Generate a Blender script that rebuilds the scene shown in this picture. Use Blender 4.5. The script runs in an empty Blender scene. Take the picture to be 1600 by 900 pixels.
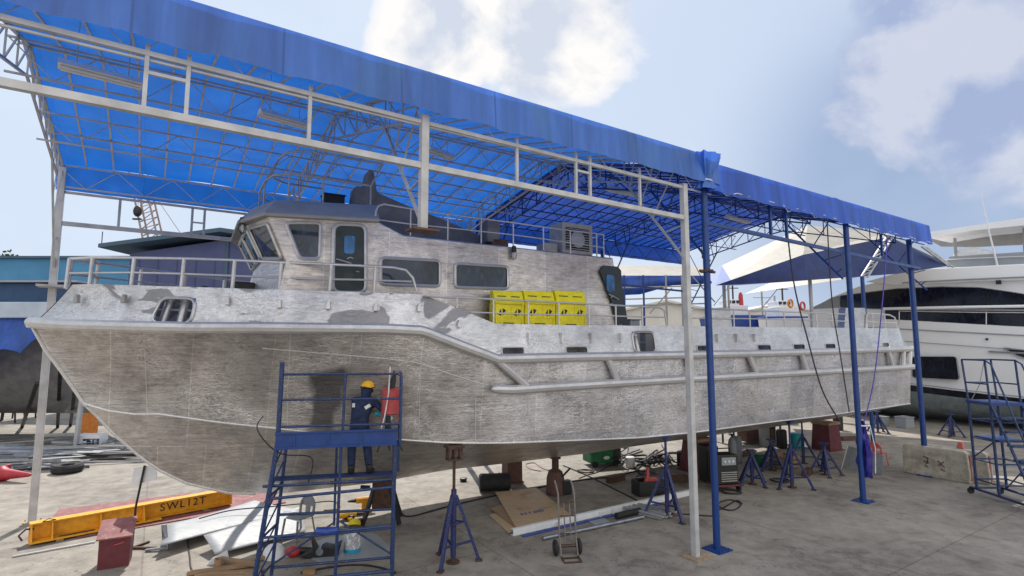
import bpy, bmesh, math, random
from mathutils import Vector as V, Matrix as M4, noise as mnoise
random.seed(7)
sc = bpy.context.scene
C = sc.collection
R = math.radians
# ------------------------------------------------------------------ camera
FPX, PITCH, CZ = 850.0, R(5.91), 4.2
cam = bpy.data.cameras.new('camera'); camo = bpy.data.objects.new('camera', cam); C.objects.link(camo)
cam.sensor_width = 36; cam.lens = 36 * FPX / 1600; cam.clip_end = 5000; cam.clip_start = 0.1
camo.location = (0, 0, CZ); camo.rotation_euler = (math.pi/2 + PITCH, 0, 0)
sc.camera = camo
def ray(px, py):
    x = (px-800)/FPX; y = (450-py)/FPX
    return V((x, math.cos(PITCH)-math.sin(PITCH)*y, math.sin(PITCH)+math.cos(PITCH)*y))
CAM = V((0, 0, CZ))
def G(px, py, z=0.0):                       # surveyed point of the photograph on the level z
    r = ray(px, py); return CAM + r*((z-CZ)/r.z)
def atY(px, py, Y):
    r = ray(px, py); return CAM + r*(Y/r.y)
class Frame:
    def __init__(s, o, deg):
        a = R(deg); s.o = V(o); s.d = V((math.sin(a), math.cos(a), 0)); s.n = V((-math.cos(a), math.sin(a), 0)); s.rz = R(90-deg)
    def loc(s, p): q = V(p)-s.o; return V((q.dot(s.d), q.dot(s.n), q.z))
    def wld(s, p): return s.o + s.d*p[0] + s.n*p[1] + V((0, 0, p[2]))
    def pv(s, v, px, py):                    # point on the vertical plane v
        r = ray(px, py); t = (v-(CAM-s.o).dot(s.n))/r.dot(s.n); return s.loc(CAM+r*t)
    def curve(s, b, px, py, v0=-3.6):        # point on the vertical surface v = -b(u)
        r = ray(px, py); t = (v0-(CAM-s.o).dot(s.n))/r.dot(s.n)
        for k in range(4000):
            q = s.loc(CAM+r*t)
            if q.y + b(q.x) >= 0: return q
            t += 0.002
        return q
# ------------------------------------------------------------------ mesh builder
class MB:
    def __init__(s): s.v = []; s.f = []; s.m = []
    def add(s, vs, fs, mi=0):
        o = len(s.v); s.v += [tuple(p) for p in vs]; s.f += [tuple(i+o for i in f) for f in fs]; s.m += [mi]*len(fs); return s
    def box(s, c, d, rz=0, rot=None, mi=0):
        x, y, z = d[0]/2, d[1]/2, d[2]/2; m = rot if rot is not None else M4.Rotation(rz, 3, 'Z'); c = V(c)
        vs = [c + m @ V((i*x, j*y, k*z)) for k in (-1, 1) for j in (-1, 1) for i in (-1, 1)]
        return s.add(vs, [(0,2,3,1),(4,5,7,6),(0,1,5,4),(2,6,7,3),(0,4,6,2),(1,3,7,5)], mi)
    def bar(s, p, q, w, h=None, up=(0,0,1), mi=0):
        h = h or w; p = V(p); q = V(q); t = (q-p).normalized(); u = V(up)
        if abs(t.dot(u)) > .98: u = V((1, 0, 0))
        a = t.cross(u).normalized(); b = a.cross(t).normalized()
        vs = [e + a*(i*w/2) + b*(j*h/2) for e in (p, q) for i, j in ((-1,-1),(1,-1),(1,1),(-1,1))]
        return s.add(vs, [(3,2,1,0),(4,5,6,7),(0,1,5,4),(1,2,6,5),(2,3,7,6),(3,0,4,7)], mi)
    def tube(s, pts, r, n=8, closed=False, mi=0):
        pts = [V(p) for p in pts]; N = len(pts); vs = []; fs = []
        rr = r if isinstance(r, (list, tuple)) else [r]*N
        ref = None
        for i in range(N):
            a = pts[(i-1) % N] if (closed or i > 0) else pts[i]
            b = pts[(i+1) % N] if (closed or i < N-1) else pts[i]
            t = (b-a).normalized()
            if ref is None: ref = V((0,0,1)) if abs(t.z) < .9 else V((1,0,0))
            x = t.cross(ref).normalized(); y = x.cross(t).normalized(); ref = y
            for k in range(n):
                an = 2*math.pi*k/n; vs.append(pts[i] + (x*math.cos(an) + y*math.sin(an))*rr[i])
        L = N if closed else N-1
        for i in range(L):
            for k in range(n):
                a = i*n+k; b = i*n+(k+1) % n; c = ((i+1) % N)*n+(k+1) % n; d = ((i+1) % N)*n+k
                fs.append((a, b, c, d))
        if not closed:
            fs.append(tuple(range(n-1, -1, -1))); fs.append(tuple((N-1)*n+k for k in range(n)))
        return s.add(vs, fs, mi)
    def cyl(s, p, q, r, r2=None, n=12, mi=0): return s.tube([p, q], [r, r if r2 is None else r2], n, mi=mi)
    def lathe(s, prof, c=(0,0,0), n=20, axis='Z', mi=0):
        vs = []; fs = []; c = V(c)
        for r, z in prof:
            for k in range(n):
                a = 2*math.pi*k/n; p = V((r*math.cos(a), r*math.sin(a), z))
                if axis == 'X': p = V((p.z, p.x, p.y))
                if axis == 'Y': p = V((p.y, p.z, p.x))
                vs.append(c+p)
        for i in range(len(prof)-1):
            for k in range(n): fs.append((i*n+k, i*n+(k+1) % n, (i+1)*n+(k+1) % n, (i+1)*n+k))
        fs.append(tuple(range(n-1, -1, -1))); fs.append(tuple((len(prof)-1)*n+k for k in range(n)))
        return s.add(vs, fs, mi)
    def prism(s, poly, vec, mi=0):
        poly = [V(p) for p in poly]; vec = V(vec); N = len(poly); vs = poly + [p+vec for p in poly]
        fs = [tuple(range(N-1, -1, -1)), tuple(range(N, 2*N))] + [(i, (i+1) % N, N+(i+1) % N, N+i) for i in range(N)]
        return s.add(vs, fs, mi)
    def sph(s, c, r, n=12, m=8, mi=0):
        c = V(c); r = V(r) if hasattr(r, '__len__') else V((r, r, r)); prof = []
        vs = [c+V((0,0,-r.z))]; fs = []
        for i in range(1, m):
            t = math.pi*i/m
            for k in range(n):
                a = 2*math.pi*k/n; vs.append(c+V((r.x*math.sin(t)*math.cos(a), r.y*math.sin(t)*math.sin(a), -r.z*math.cos(t))))
        vs.append(c+V((0,0,r.z))); e = len(vs)-1
        for k in range(n):
            fs.append((0, 1+(k+1) % n, 1+k)); fs.append((e, 1+(m-2)*n+k, 1+(m-2)*n+(k+1) % n))
            for i in range(m-2): fs.append((1+i*n+k, 1+i*n+(k+1) % n, 1+(i+1)*n+(k+1) % n, 1+(i+1)*n+k))
        return s.add(vs, fs, mi)
    def grid(s, rows, mi=0, skip=None):
        nr = len(rows); nc = len(rows[0]); vs = [p for r in rows for p in r]; fs = []
        for i in range(nr-1):
            for j in range(nc-1):
                if skip and skip(i, j): continue
                fs.append((i*nc+j, i*nc+j+1, (i+1)*nc+j+1, (i+1)*nc+j))
        return s.add(vs, fs, mi)
    def build(s, name, mat, parent=None, smooth=35, bevel=0, loc=None, rz=0, solid=0, fixn=False):
        me = bpy.data.meshes.new(name); me.from_pydata(s.v, [], s.f)
        mats = mat if isinstance(mat, (list, tuple)) else [mat]
        for m in mats: me.materials.append(m)
        for p, i in zip(me.polygons, s.m): p.material_index = i
        if fixn:
            bm = bmesh.new(); bm.from_mesh(me); bmesh.ops.remove_doubles(bm, verts=bm.verts, dist=1e-5)
            bmesh.ops.recalc_face_normals(bm, faces=bm.faces); bm.to_mesh(me); bm.free()
        if smooth:
            for p in me.polygons: p.use_smooth = True
            me.set_sharp_from_angle(angle=R(smooth))
        me.update()
        o = bpy.data.objects.new(name, me); C.objects.link(o)
        if parent: o.parent = parent
        if loc is not None: o.location = loc
        if rz: o.rotation_euler = (0, 0, rz)
        if solid:
            sm = o.modifiers.new('s', 'SOLIDIFY'); sm.thickness = solid; sm.offset = 0
        if bevel:
            b = o.modifiers.new('b', 'BEVEL'); b.width = bevel; b.segments = 2; b.limit_method = 'ANGLE'; b.angle_limit = R(40)
        return o
def tag(o, label=None, cat=None, group=None, kind=None):
    if label: o['label'] = label
    if cat: o['category'] = cat
    if group: o['group'] = group
    if kind: o['kind'] = kind
    return o
def thing(name, label, cat, loc=(0,0,0), rz=0, group=None):
    o = bpy.data.objects.new(name, None); o.empty_display_size = .2; C.objects.link(o)
    o.location = loc; o.rotation_euler = (0, 0, rz); return tag(o, label, cat, group)
def dup(root, loc, rz=0, label=None, scale=None):
    def cp(o, par):
        c = o.copy(); C.objects.link(c)
        if par: c.parent = par
        for ch in [x for x in kids.get(o.name, [])]: cp(ch, c)
        return c
    kids = {}
    for x in bpy.data.objects:
        if x.parent: kids.setdefault(x.parent.name, []).append(x)
    c = cp(root, None); c.location = loc; c.rotation_euler = (0, 0, rz)
    if label: c['label'] = label
    if scale: c.scale = scale
    return c
def lerp(a, b, t): return a+(b-a)*t
def interp(tab):
    tab = sorted(tab)
    def f(x):
        if x <= tab[0][0]: return tab[0][1]
        for (a, b), (c, d) in zip(tab, tab[1:]):
            if x <= c: return b if c == a else lerp(b, d, (x-a)/(c-a))
        return tab[-1][1]
    return f
def rounded(x0, y0, x1, y1, r, n=4):
    out = []
    for cx, cy, a0 in ((x1-r, y1-r, 0), (x0+r, y1-r, 90), (x0+r, y0+r, 180), (x1-r, y0+r, 270)):
        for k in range(n+1):
            a = R(a0+90*k/n); out.append((cx+r*math.cos(a), cy+r*math.sin(a)))
    return out
def roundpoly(P, r, n=4):                    # round the corners of a planar polygon
    P = [V(p) for p in P]; out = []; N = len(P)
    for i in range(N):
        a, b, c = P[i-1], P[i], P[(i+1) % N]
        d1 = (a-b); d2 = (c-b); rr = min(r, d1.length*.45, d2.length*.45)
        s_ = b+d1.normalized()*rr; e_ = b+d2.normalized()*rr
        for k in range(n+1):
            t = k/n; out.append(s_*(1-t)**2 + b*2*t*(1-t) + e_*t*t)
    return out
def text_mesh(txt, size, depth, mat, parent, loc, xdir, ydir, name='lettering'):
    cu = bpy.data.curves.new('t', 'FONT'); cu.body = txt; cu.size = size; cu.extrude = depth; cu.space_character = 1.18; cu.align_x = 'CENTER'; cu.align_y = 'CENTER'
    to = bpy.data.objects.new('t', cu); C.objects.link(to)
    bpy.context.view_layer.update()
    me = bpy.data.meshes.new_from_object(to.evaluated_get(bpy.context.evaluated_depsgraph_get()))
    bpy.data.objects.remove(to); bpy.data.curves.remove(cu)
    x = V(xdir).normalized(); y = V(ydir).normalized(); z = x.cross(y)
    m = M4((x, y, z)).transposed().to_4x4(); m.translation = V(loc); me.transform(m)
    me.name = name; me.materials.clear(); me.materials.append(mat)
    o = bpy.data.objects.new(name, me); C.objects.link(o); o.parent = parent
    return o
# ------------------------------------------------------------------ materials
def newmat(name):
    m = bpy.data.materials.new(name); m.use_nodes = True; nt = m.node_tree
    return m, nt, nt.nodes['Principled BSDF'], nt.nodes['Material Output']
def nd(nt, t, **k):
    n = nt.nodes.new(t)
    for a, b in k.items():
        if a in n.inputs.keys() if hasattr(n.inputs, 'keys') else False: n.inputs[a].default_value = b
        else: setattr(n, a, b)
    return n
def rgba(c): return (c[0], c[1], c[2], 1)
def mapping(nt, scale, coord='Object'):
    tc = nt.nodes.new('ShaderNodeTexCoord'); mp = nt.nodes.new('ShaderNodeMapping')
    mp.inputs['Scale'].default_value = scale if hasattr(scale, '__len__') else (scale,)*3
    nt.links.new(tc.outputs[coord], mp.inputs['Vector']); return mp
def noise(nt, vec, scale=1, detail=4, rough=.55, dist=0):
    n = nt.nodes.new('ShaderNodeTexNoise'); n.inputs['Scale'].default_value = scale; n.inputs['Detail'].default_value = detail
    n.inputs['Roughness'].default_value = rough; n.inputs['Distortion'].default_value = dist
    nt.links.new(vec.outputs[0], n.inputs['Vector']); return n
def ramp(nt, src, stops, out=0):
    r = nt.nodes.new('ShaderNodeValToRGB'); e = r.color_ramp.elements
    while len(e) < len(stops): e.new(.5)
    for i, (p, c) in enumerate(stops):
        e[i].position = p; e[i].color = rgba(c) if hasattr(c, '__len__') else (c, c, c, 1)
    nt.links.new(src.outputs[out] if hasattr(src, 'outputs') else src, r.inputs[0]); return r
def mixc(nt, a, b, fac, mode='MIX'):
    m = nt.nodes.new('ShaderNodeMix'); m.data_type = 'RGBA'; m.blend_type = mode
    for sck, x in ((m.inputs[6], a), (m.inputs[7], b), (m.inputs[0], fac)):
        if isinstance(x, (int, float)): sck.default_value = x if sck.type == 'VALUE' else (x, x, x, 1)
        elif isinstance(x, tuple): sck.default_value = rgba(x)
        else: nt.links.new(x, sck)
    return m.outputs[2]
def mth(nt, op, a, b=None, clamp=False):
    m = nt.nodes.new('ShaderNodeMath'); m.operation = op; m.use_clamp = clamp
    for i, x in enumerate((a, b)):
        if x is None: continue
        if isinstance(x, (int, float)): m.inputs[i].default_value = x
        else: nt.links.new(x, m.inputs[i])
    return m.outputs[0]
def bump(nt, bs, h, strength=.3, dist=.02):
    b = nt.nodes.new('ShaderNodeBump'); b.inputs['Strength'].default_value = strength; b.inputs['Distance'].default_value = dist
    nt.links.new(h, b.inputs['Height']); nt.links.new(b.outputs[0], bs.inputs['Normal'])
def paint(name, c, rough=.45, metal=0, var=.25, scale=6, wear=None, wearamt=.62, bmp=.08, spec=None):
    """painted / plain surface: colour drifting a little, dirt, worn spots"""
    m, nt, bs, out = newmat(name); mp = mapping(nt, 1)
    n = noise(nt, mp, scale, 6, .6); d = tuple(x*(1-var) for x in c); e = tuple(min(1, x*(1+var*.5)) for x in c)
    r = ramp(nt, n, [(.3, d), (.7, e)])
    col = r.outputs[0]
    if wear:
        n2 = noise(nt, mp, scale*2.7, 8, .7); r2 = ramp(nt, n2, [(wearamt, 0.), (wearamt+.05, 1.)]); col = mixc(nt, col, wear, r2.outputs[0])
    nt.links.new(col, bs.inputs['Base Color'])
    rr = ramp(nt, n, [(.3, min(1, rough+.12)), (.7, max(.03, rough-.08))]); nt.links.new(rr.outputs[0], bs.inputs['Roughness'])
    bs.inputs['Metallic'].default_value = metal
    if bmp: bump(nt, bs, n.outputs[0], bmp, .01)
    return m
Mt = {}
Mt['white_steel'] = paint('white_steel', (.5, .5, .5), .45, wear=(.32, .24, .17), wearamt=.7, scale=3)
Mt['grey_steel'] = paint('grey_steel', (.42, .43, .44), .45, wear=(.25, .19, .14), wearamt=.7, scale=3)
Mt['blue_steel'] = paint('blue_steel', (.006, .045, .21), .38, wear=(.14, .09, .07), wearamt=.63, scale=6)
Mt['scaf_blue'] = paint('scaf_blue', (.012, .04, .135), .42, wear=(.17, .13, .12), wearamt=.58, scale=9)
Mt['stand_blue'] = paint('stand_blue', (.015, .03, .13), .5, wear=(.13, .08, .06), wearamt=.56, scale=11)
Mt['black'] = paint('black', (.015, .015, .017), .5)
Mt['rubber'] = paint('rubber', (.02, .02, .021), .75)
Mt['rust'] = paint('rust', (.09, .045, .03), .75, var=.5, scale=12)
Mt['rustgrey'] = paint('rustgrey', (.2, .18, .17), .6, wear=(.12, .06, .04), wearamt=.55, scale=14)
Mt['maroon'] = paint('maroon', (.13, .022, .03), .55, wear=(.07, .03, .025), wearamt=.65)
Mt['redplate'] = paint('redplate', (.27, .10, .10), .7, var=.3, wear=(.4, .36, .31), wearamt=.6, scale=4)
Mt['red'] = paint('red', (.45, .03, .03), .5)
Mt['softred'] = paint('softred', (.5, .07, .07), .45)
Mt['cone'] = paint('cone', (.45, .03, .05), .5)
Mt['pink'] = paint('pink', (.6, .14, .13), .5)
Mt['orange'] = paint('orange', (.62, .2, .025), .55)
Mt['yellow_crane'] = paint('yellow_crane', (.83, .40, .02), .5, wear=(.22, .11, .05), wearamt=.72, scale=8)
Mt['yellow'] = paint('yellow', (.9, .78, .01), .45, var=.2, scale=5, wear=(.45, .38, .04), wearamt=.62)
Mt['helmet'] = paint('helmet', (.85, .45, .01), .3, var=.08)
Mt['green'] = paint('green', (.01, .14, .05), .5)
Mt['plastic_grey'] = paint('plastic_grey', (.22, .23, .25), .5)
Mt['base_tan'] = paint('base_tan', (.36, .27, .18), .6, wear=(.14, .08, .05), wearamt=.6, scale=7)
Mt['wood'] = None
Mt['ply'] = None
Mt['navy'] = paint('navy', (.015, .03, .085), .8, var=.45, scale=11, bmp=1)
Mt['skin'] = paint('skin', (.32, .17, .1), .55)
Mt['reflect'] = paint('reflect', (.75, .76, .74), .4)
Mt['teal_tool'] = paint('teal_tool', (.02, .35, .42), .45)
Mt['white'] = paint('white', (.72, .73, .74), .4, var=.1)
Mt['gel'] = paint('gel', (.83, .84, .86), .14, var=.05, scale=.6, bmp=0)
Mt['gel_grey'] = paint('gel_grey', (.3, .32, .34), .35, var=.1, scale=1)
Mt['antifoul'] = paint('antifoul', (.18, .21, .21), .7, var=.3, scale=3)
Mt['rope'] = paint('rope', (.04, .04, .06), .8)
Mt['rope_purple'] = paint('rope_purple', (.10, .08, .42), .8)
Mt['bluewrap'] = paint('bluewrap', (.035, .025, .26), .5, var=.4, scale=9, bmp=.5)
Mt['dark_tarp'] = paint('dark_tarp', (.2, .195, .19), .85, var=.3, scale=3, bmp=.3)
Mt['capgrey'] = paint('capgrey', (.35, .34, .325), .85, var=.15, scale=2)
Mt['door_dark'] = paint('door_dark', (.018, .035, .04), .45, var=.2)
Mt['brownbox'] = paint('brownbox', (.12, .06, .045), .7)
Mt['ac'] = paint('ac', (.45, .42, .38), .6, var=.2)
Mt['cable'] = paint('cable', (.025, .022, .025), .7)
Mt['navycab'] = paint('navycab', (.015, .055, .14), .5, var=.2, scale=1)
Mt['pale_blue'] = paint('pale_blue', (.42, .49, .58), .5, var=.2, scale=1.2)
Mt['bluetag'] = paint('bluetag', (.02, .06, .3), .5)
Mt['wallblue'] = paint('wallblue', (.07, .085, .19), .75, var=.12, scale=.5)
Mt['roofteal'] = paint('roofteal', (.05, .095, .14), .6, var=.15, scale=.4)
Mt['cranesteel'] = paint('cranesteel', (.3, .21, .19), .7)
Mt['shedwhite'] = paint('shedwhite', (.6, .58, .52), .7, var=.12, scale=.4)
Mt['trunk'] = paint('trunk', (.07, .05, .035), .9, bmp=.4)
def leafmat():
    m, nt, bs, out = newmat('leaf'); mp = mapping(nt, 1); n = noise(nt, mp, .7, 3); r = ramp(nt, n, [(.3, (.02, .05, .012)), (.7, (.07, .12, .03))])
    nt.links.new(r.outputs[0], bs.inputs['Base Color']); bs.inputs['Roughness'].default_value = .7; return m
Mt['leaf'] = leafmat()
def woodmat(name, c1, c2, sc=(1, 12, 12), rough=.7):
    m, nt, bs, out = newmat(name); mp = mapping(nt, sc); n = noise(nt, mp, 2.5, 6, .6, .6)
    mp2 = mapping(nt, 1); n2 = noise(nt, mp2, 1.7, 5, .6); st = ramp(nt, n2, [(.58, 0.), (.72, .6)])
    r = ramp(nt, n, [(.3, c1), (.7, c2)]); col = mixc(nt, r.outputs[0], (.16, .11, .07), st.outputs[0])
    nt.links.new(col, bs.inputs['Base Color']); bs.inputs['Roughness'].default_value = rough; bump(nt, bs, n.outputs[0], .2, .004); return m
Mt['wood'] = woodmat('wood', (.22, .13, .07), (.38, .25, .14))
Mt['ply'] = woodmat('ply', (.42, .29, .17), (.56, .42, .27), (2, 9, 2))
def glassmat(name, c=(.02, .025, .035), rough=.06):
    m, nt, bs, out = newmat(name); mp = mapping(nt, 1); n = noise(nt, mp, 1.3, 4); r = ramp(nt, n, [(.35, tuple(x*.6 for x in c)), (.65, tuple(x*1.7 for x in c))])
    sm = ramp(nt, noise(nt, mapping(nt, (1.2, 1.2, .5)), 3.2, 5, .6, 1.8), [(.5, 0.), (.72, .5)]); gcol = mixc(nt, r.outputs[0], tuple(x*3.2+.01 for x in c), sm.outputs[0])  # pale smears in the pane colour: film, also standing in for streaky reflections
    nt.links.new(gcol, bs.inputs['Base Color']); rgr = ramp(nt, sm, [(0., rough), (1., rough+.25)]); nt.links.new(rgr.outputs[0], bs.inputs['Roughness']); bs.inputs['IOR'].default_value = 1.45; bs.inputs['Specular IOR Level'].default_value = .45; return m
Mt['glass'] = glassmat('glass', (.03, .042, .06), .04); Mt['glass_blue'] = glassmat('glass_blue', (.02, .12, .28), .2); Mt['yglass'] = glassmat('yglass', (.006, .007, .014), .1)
def tarp(name, c, trans, streak=.35, sscale=(2.2, 2.2, .12), wr=.3):
    """woven coated sheet: some light passes through, faint fold streaks"""
    m, nt, bs, out = newmat(name); mp = mapping(nt, sscale); n = noise(nt, mp, 1.6, 5, .6, .3)
    r = ramp(nt, n, [(.3, tuple(x*(1-streak) for x in c)), (.55, c), (.75, tuple(min(1, x*(1+streak)+.02*streak) for x in c))])
    tc_ = nt.nodes.new('ShaderNodeTexCoord'); sx = nt.nodes.new('ShaderNodeSeparateXYZ'); nt.links.new(tc_.outputs['Object'], sx.inputs[0])
    fr_ = mth(nt, 'FRACT', mth(nt, 'MULTIPLY', sx.outputs[0], .62)); seam = mth(nt, 'LESS_THAN', fr_, .02)
    dn = ramp(nt, noise(nt, mapping(nt, (1, 1, .5)), 1.1, 7, .65, .5), [(.5, 0.), (.75, .38)])
    cc = mixc(nt, r.outputs[0], tuple(x*.45 for x in c), mth(nt, 'MULTIPLY', seam, .7)); cc = mixc(nt, cc, tuple(min(.22, x*1.6+.012) for x in c), mth(nt, 'MULTIPLY', dn.outputs[0], .9))
    nt.links.new(cc, bs.inputs['Base Color']); bs.inputs['Roughness'].default_value = .5
    tr = nt.nodes.new('ShaderNodeBsdfTranslucent'); r2 = ramp(nt, n, [(.3, tuple(x*(1-streak) for x in trans)), (.75, trans)]); nt.links.new(r2.outputs[0], tr.inputs[0])
    ms = nt.nodes.new('ShaderNodeAddShader'); nt.links.new(bs.outputs[0], ms.inputs[0]); nt.links.new(tr.outputs[0], ms.inputs[1]); nt.links.new(ms.outputs[0], out.inputs[0])
    mp2 = mapping(nt, 1); n2 = noise(nt, mp2, 2.3, 5, .6); bump(nt, bs, n2.outputs[0], wr, .06); return m
Mt['tarp'] = tarp('tarp', (.022, .095, .32), (.004, .062, .25), .3, (.5, .5, .5))
Mt['fascia'] = tarp('fascia', (.038, .12, .37), (.008, .05, .27), .4, (1.5, 1.5, .05)); Mt['fascia2'] = tarp('fascia2', (.012, .075, .42), (.005, .035, .22), .5, (1.9, 1.9, .05))
Mt['tarp_dark'] = tarp('tarp_dark', (.010, .032, .15), (.005, .03, .17), .4, (1, 1, 1))
Mt['cream_sheet'] = tarp('cream_sheet', (.34, .315, .265), (.08, .07, .055), .2, (1, 1, 1)); Mt['navy_sheet'] = tarp('navy_sheet', (.006, .022, .11), (.002, .012, .07), .4, (1, 1, 1))
Mt['tarp_blue'] = tarp('tarp_blue', (.01, .06, .3), (.01, .05, .25), .5, (1.2, 1.2, .5), .7)
# ground aluminium: grinder swirls, weld seams, plates of different tone
def alu(name, lo, hi, grind=(1.1, 1.1, 9), seams=True, swirl=2.2, patch=None, patch_amt=.5, patch_u=None, dark=None, metal=.7, rough=.42, brush=.8, squig=None, big=.9, aft=None):
    m, nt, bs, out = newmat(name); tc = nt.nodes.new('ShaderNodeTexCoord')
    mp = mapping(nt, grind); n1 = noise(nt, mp, 3.2, 6, .62, swirl)                        # strokes
    mpb = mapping(nt, (grind[0]*1.7, grind[1]*1.7, grind[2]*1.2)); n1b = noise(nt, mpb, 6.5, 5, .65, swirl*1.6)
    mp2 = mapping(nt, (1, 1, 1)); n2 = noise(nt, mp2, .9, 4, .6, .8)                        # large patches
    mp3 = mapping(nt, (1, 1, 1.6)); n3 = noise(nt, mp3, 2.6, 3, .5, 1.6)
    s = mth(nt, 'ADD', mth(nt, 'MULTIPLY', n1.outputs[0], .5), mth(nt, 'MULTIPLY', n1b.outputs[0], .5))
    s = mth(nt, 'ADD', mth(nt, 'MULTIPLY', mth(nt, 'SUBTRACT', s, .5), 1.7*brush), .5)
    s = mth(nt, 'ADD', s, mth(nt, 'MULTIPLY', mth(nt, 'SUBTRACT', n2.outputs[0], .5), big))
    s = mth(nt, 'ADD', s, mth(nt, 'MULTIPLY', mth(nt, 'SUBTRACT', n3.outputs[0], .5), .55))
    if squig:
        mpq = mapping(nt, (squig[0], squig[0], squig[1])); nq = noise(nt, mpq, 2.0, 3, .55, squig[2]); dq = mth(nt, 'ABSOLUTE', mth(nt, 'SUBTRACT', nq.outputs[0], .5))
        line = mth(nt, 'SUBTRACT', 1., mth(nt, 'MULTIPLY', dq, 22.), True)
        gate = ramp(nt, noise(nt, mapping(nt, 1), 1.5, 3, .5), [(.4, .15), (.62, 1.)])
        s = mth(nt, 'ADD', s, mth(nt, 'MULTIPLY', mth(nt, 'MULTIPLY', line, gate.outputs[0]), squig[3]))
    r = ramp(nt, s, [(.12, lo), (.5, tuple((a+b)/2 for a, b in zip(lo, hi))), (.88, hi)])
    col = r.outputs[0]; h = s
    if squig:                                            # bright grinder arcs and a few dull ones between
        mpr = mapping(nt, (squig[0]*1.6, squig[0]*1.6, squig[1]*.8)); nr_ = noise(nt, mpr, 2.6, 2, .5, squig[2]*1.5); dr_ = mth(nt, 'ABSOLUTE', mth(nt, 'SUBTRACT', nr_.outputs[0], .5))
        l2 = mth(nt, 'SUBTRACT', 1., mth(nt, 'MULTIPLY', dr_, 15.), True)
        g2_ = ramp(nt, noise(nt, mapping(nt, 1), 1.1, 3, .5, .5), [(.42, 0.), (.62, 1.)])
        col = mixc(nt, col, (.92, .90, .88), mth(nt, 'MULTIPLY', mth(nt, 'MULTIPLY', l2, g2_.outputs[0]), squig[3]*1.3, True))
        col = mixc(nt, col, tuple(x*.6 for x in lo), mth(nt, 'MULTIPLY', mth(nt, 'MULTIPLY', line, mth(nt, 'SUBTRACT', 1., g2_.outputs[0])), squig[3]*.9, True))
    if aft:                                              # plates farther aft freshly ground, more arcs; bluish brightening painted in for reflected surroundings
        spa = nt.nodes.new('ShaderNodeSeparateXYZ'); nt.links.new(tc.outputs['Object'], spa.inputs[0])
        ua = mth(nt, 'ADD', spa.outputs[0], mth(nt, 'MULTIPLY', mth(nt, 'SUBTRACT', n3.outputs[0], .5), 3.))
        fa_ = mth(nt, 'MULTIPLY', mth(nt, 'SUBTRACT', ua, aft), .28, True)
        col = mixc(nt, col, mixc(nt, col, (1.06, 1.10, 1.19), 1., 'MULTIPLY'), fa_)
        l3 = mth(nt, 'MULTIPLY', mth(nt, 'MULTIPLY', l2, fa_), .55); col = mixc(nt, col, (.93, .93, .94), l3)
    if seams:
        sep = nt.nodes.new('ShaderNodeSeparateXYZ'); nt.links.new(tc.outputs['Object'], sep.inputs[0])
        cmb = nt.nodes.new('ShaderNodeCombineXYZ'); nt.links.new(sep.outputs[0], cmb.inputs[0]); nt.links.new(sep.outputs[2], cmb.inputs[1])
        bk = nt.nodes.new('ShaderNodeTexBrick'); bk.offset = .37; bk.inputs['Scale'].default_value = 1; bk.inputs['Brick Width'].default_value = 1.27; bk.inputs['Row Height'].default_value = 2.3; bk.squash = .62; bk.squash_frequency = 3
        bk.inputs['Mortar Size'].default_value = .011; bk.inputs['Mortar Smooth'].default_value = .6; bk.inputs['Bias'].default_value = 0
        bk.inputs['Color1'].default_value = (.80, .80, .83, 1); bk.inputs['Color2'].default_value = (1.08, 1.05, 1.02, 1); bk.inputs['Mortar'].default_value = (1.22, 1.22, 1.22, 1)
        wob = nt.nodes.new('ShaderNodeVectorMath'); wob.operation = 'ADD'; sc_ = nt.nodes.new('ShaderNodeVectorMath'); sc_.operation = 'SCALE'; sc_.inputs['Scale'].default_value = .03
        nt.links.new(n3.outputs[1], sc_.inputs[0]); nt.links.new(cmb.outputs[0], wob.inputs[0]); nt.links.new(sc_.outputs[0], wob.inputs[1]); nt.links.new(wob.outputs[0], bk.inputs['Vector'])
        col = mixc(nt, col, bk.outputs[0], .8, 'MULTIPLY')
    if patch:                                            # plates not yet ground: smooth and dark
        n4 = noise(nt, mapping(nt, (1, 1, 1.6)), patch_amt, 3, .5, 1.2); r4 = ramp(nt, n4, [(.53, 0.), (.56, .9)]); pk = r4.outputs[0]
        if patch_u: sp4 = nt.nodes.new('ShaderNodeSeparateXYZ'); nt.links.new(tc.outputs['Object'], sp4.inputs[0]); pk = mth(nt, 'MULTIPLY', pk, mth(nt, 'LESS_THAN', sp4.outputs[0], patch_u))
        col = mixc(nt, col, patch, pk)
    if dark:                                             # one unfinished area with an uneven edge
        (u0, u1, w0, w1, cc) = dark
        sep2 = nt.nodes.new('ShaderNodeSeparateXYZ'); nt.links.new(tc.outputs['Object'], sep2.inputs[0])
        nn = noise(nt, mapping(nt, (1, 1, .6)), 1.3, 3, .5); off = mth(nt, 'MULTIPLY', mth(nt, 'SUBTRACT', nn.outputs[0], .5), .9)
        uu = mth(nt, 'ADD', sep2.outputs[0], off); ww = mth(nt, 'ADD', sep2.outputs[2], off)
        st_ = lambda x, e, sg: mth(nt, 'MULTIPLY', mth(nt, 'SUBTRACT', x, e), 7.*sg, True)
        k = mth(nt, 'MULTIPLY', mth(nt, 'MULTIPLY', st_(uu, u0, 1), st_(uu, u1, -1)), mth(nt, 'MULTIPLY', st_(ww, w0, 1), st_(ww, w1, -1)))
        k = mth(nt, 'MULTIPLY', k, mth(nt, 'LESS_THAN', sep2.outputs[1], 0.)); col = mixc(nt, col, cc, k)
    nt.links.new(col, bs.inputs['Base Color']); bs.inputs['Metallic'].default_value = metal
    rr = ramp(nt, s, [(.1, rough+.14), (.9, rough-.1)]); nt.links.new(rr.outputs[0], bs.inputs['Roughness'])
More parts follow.
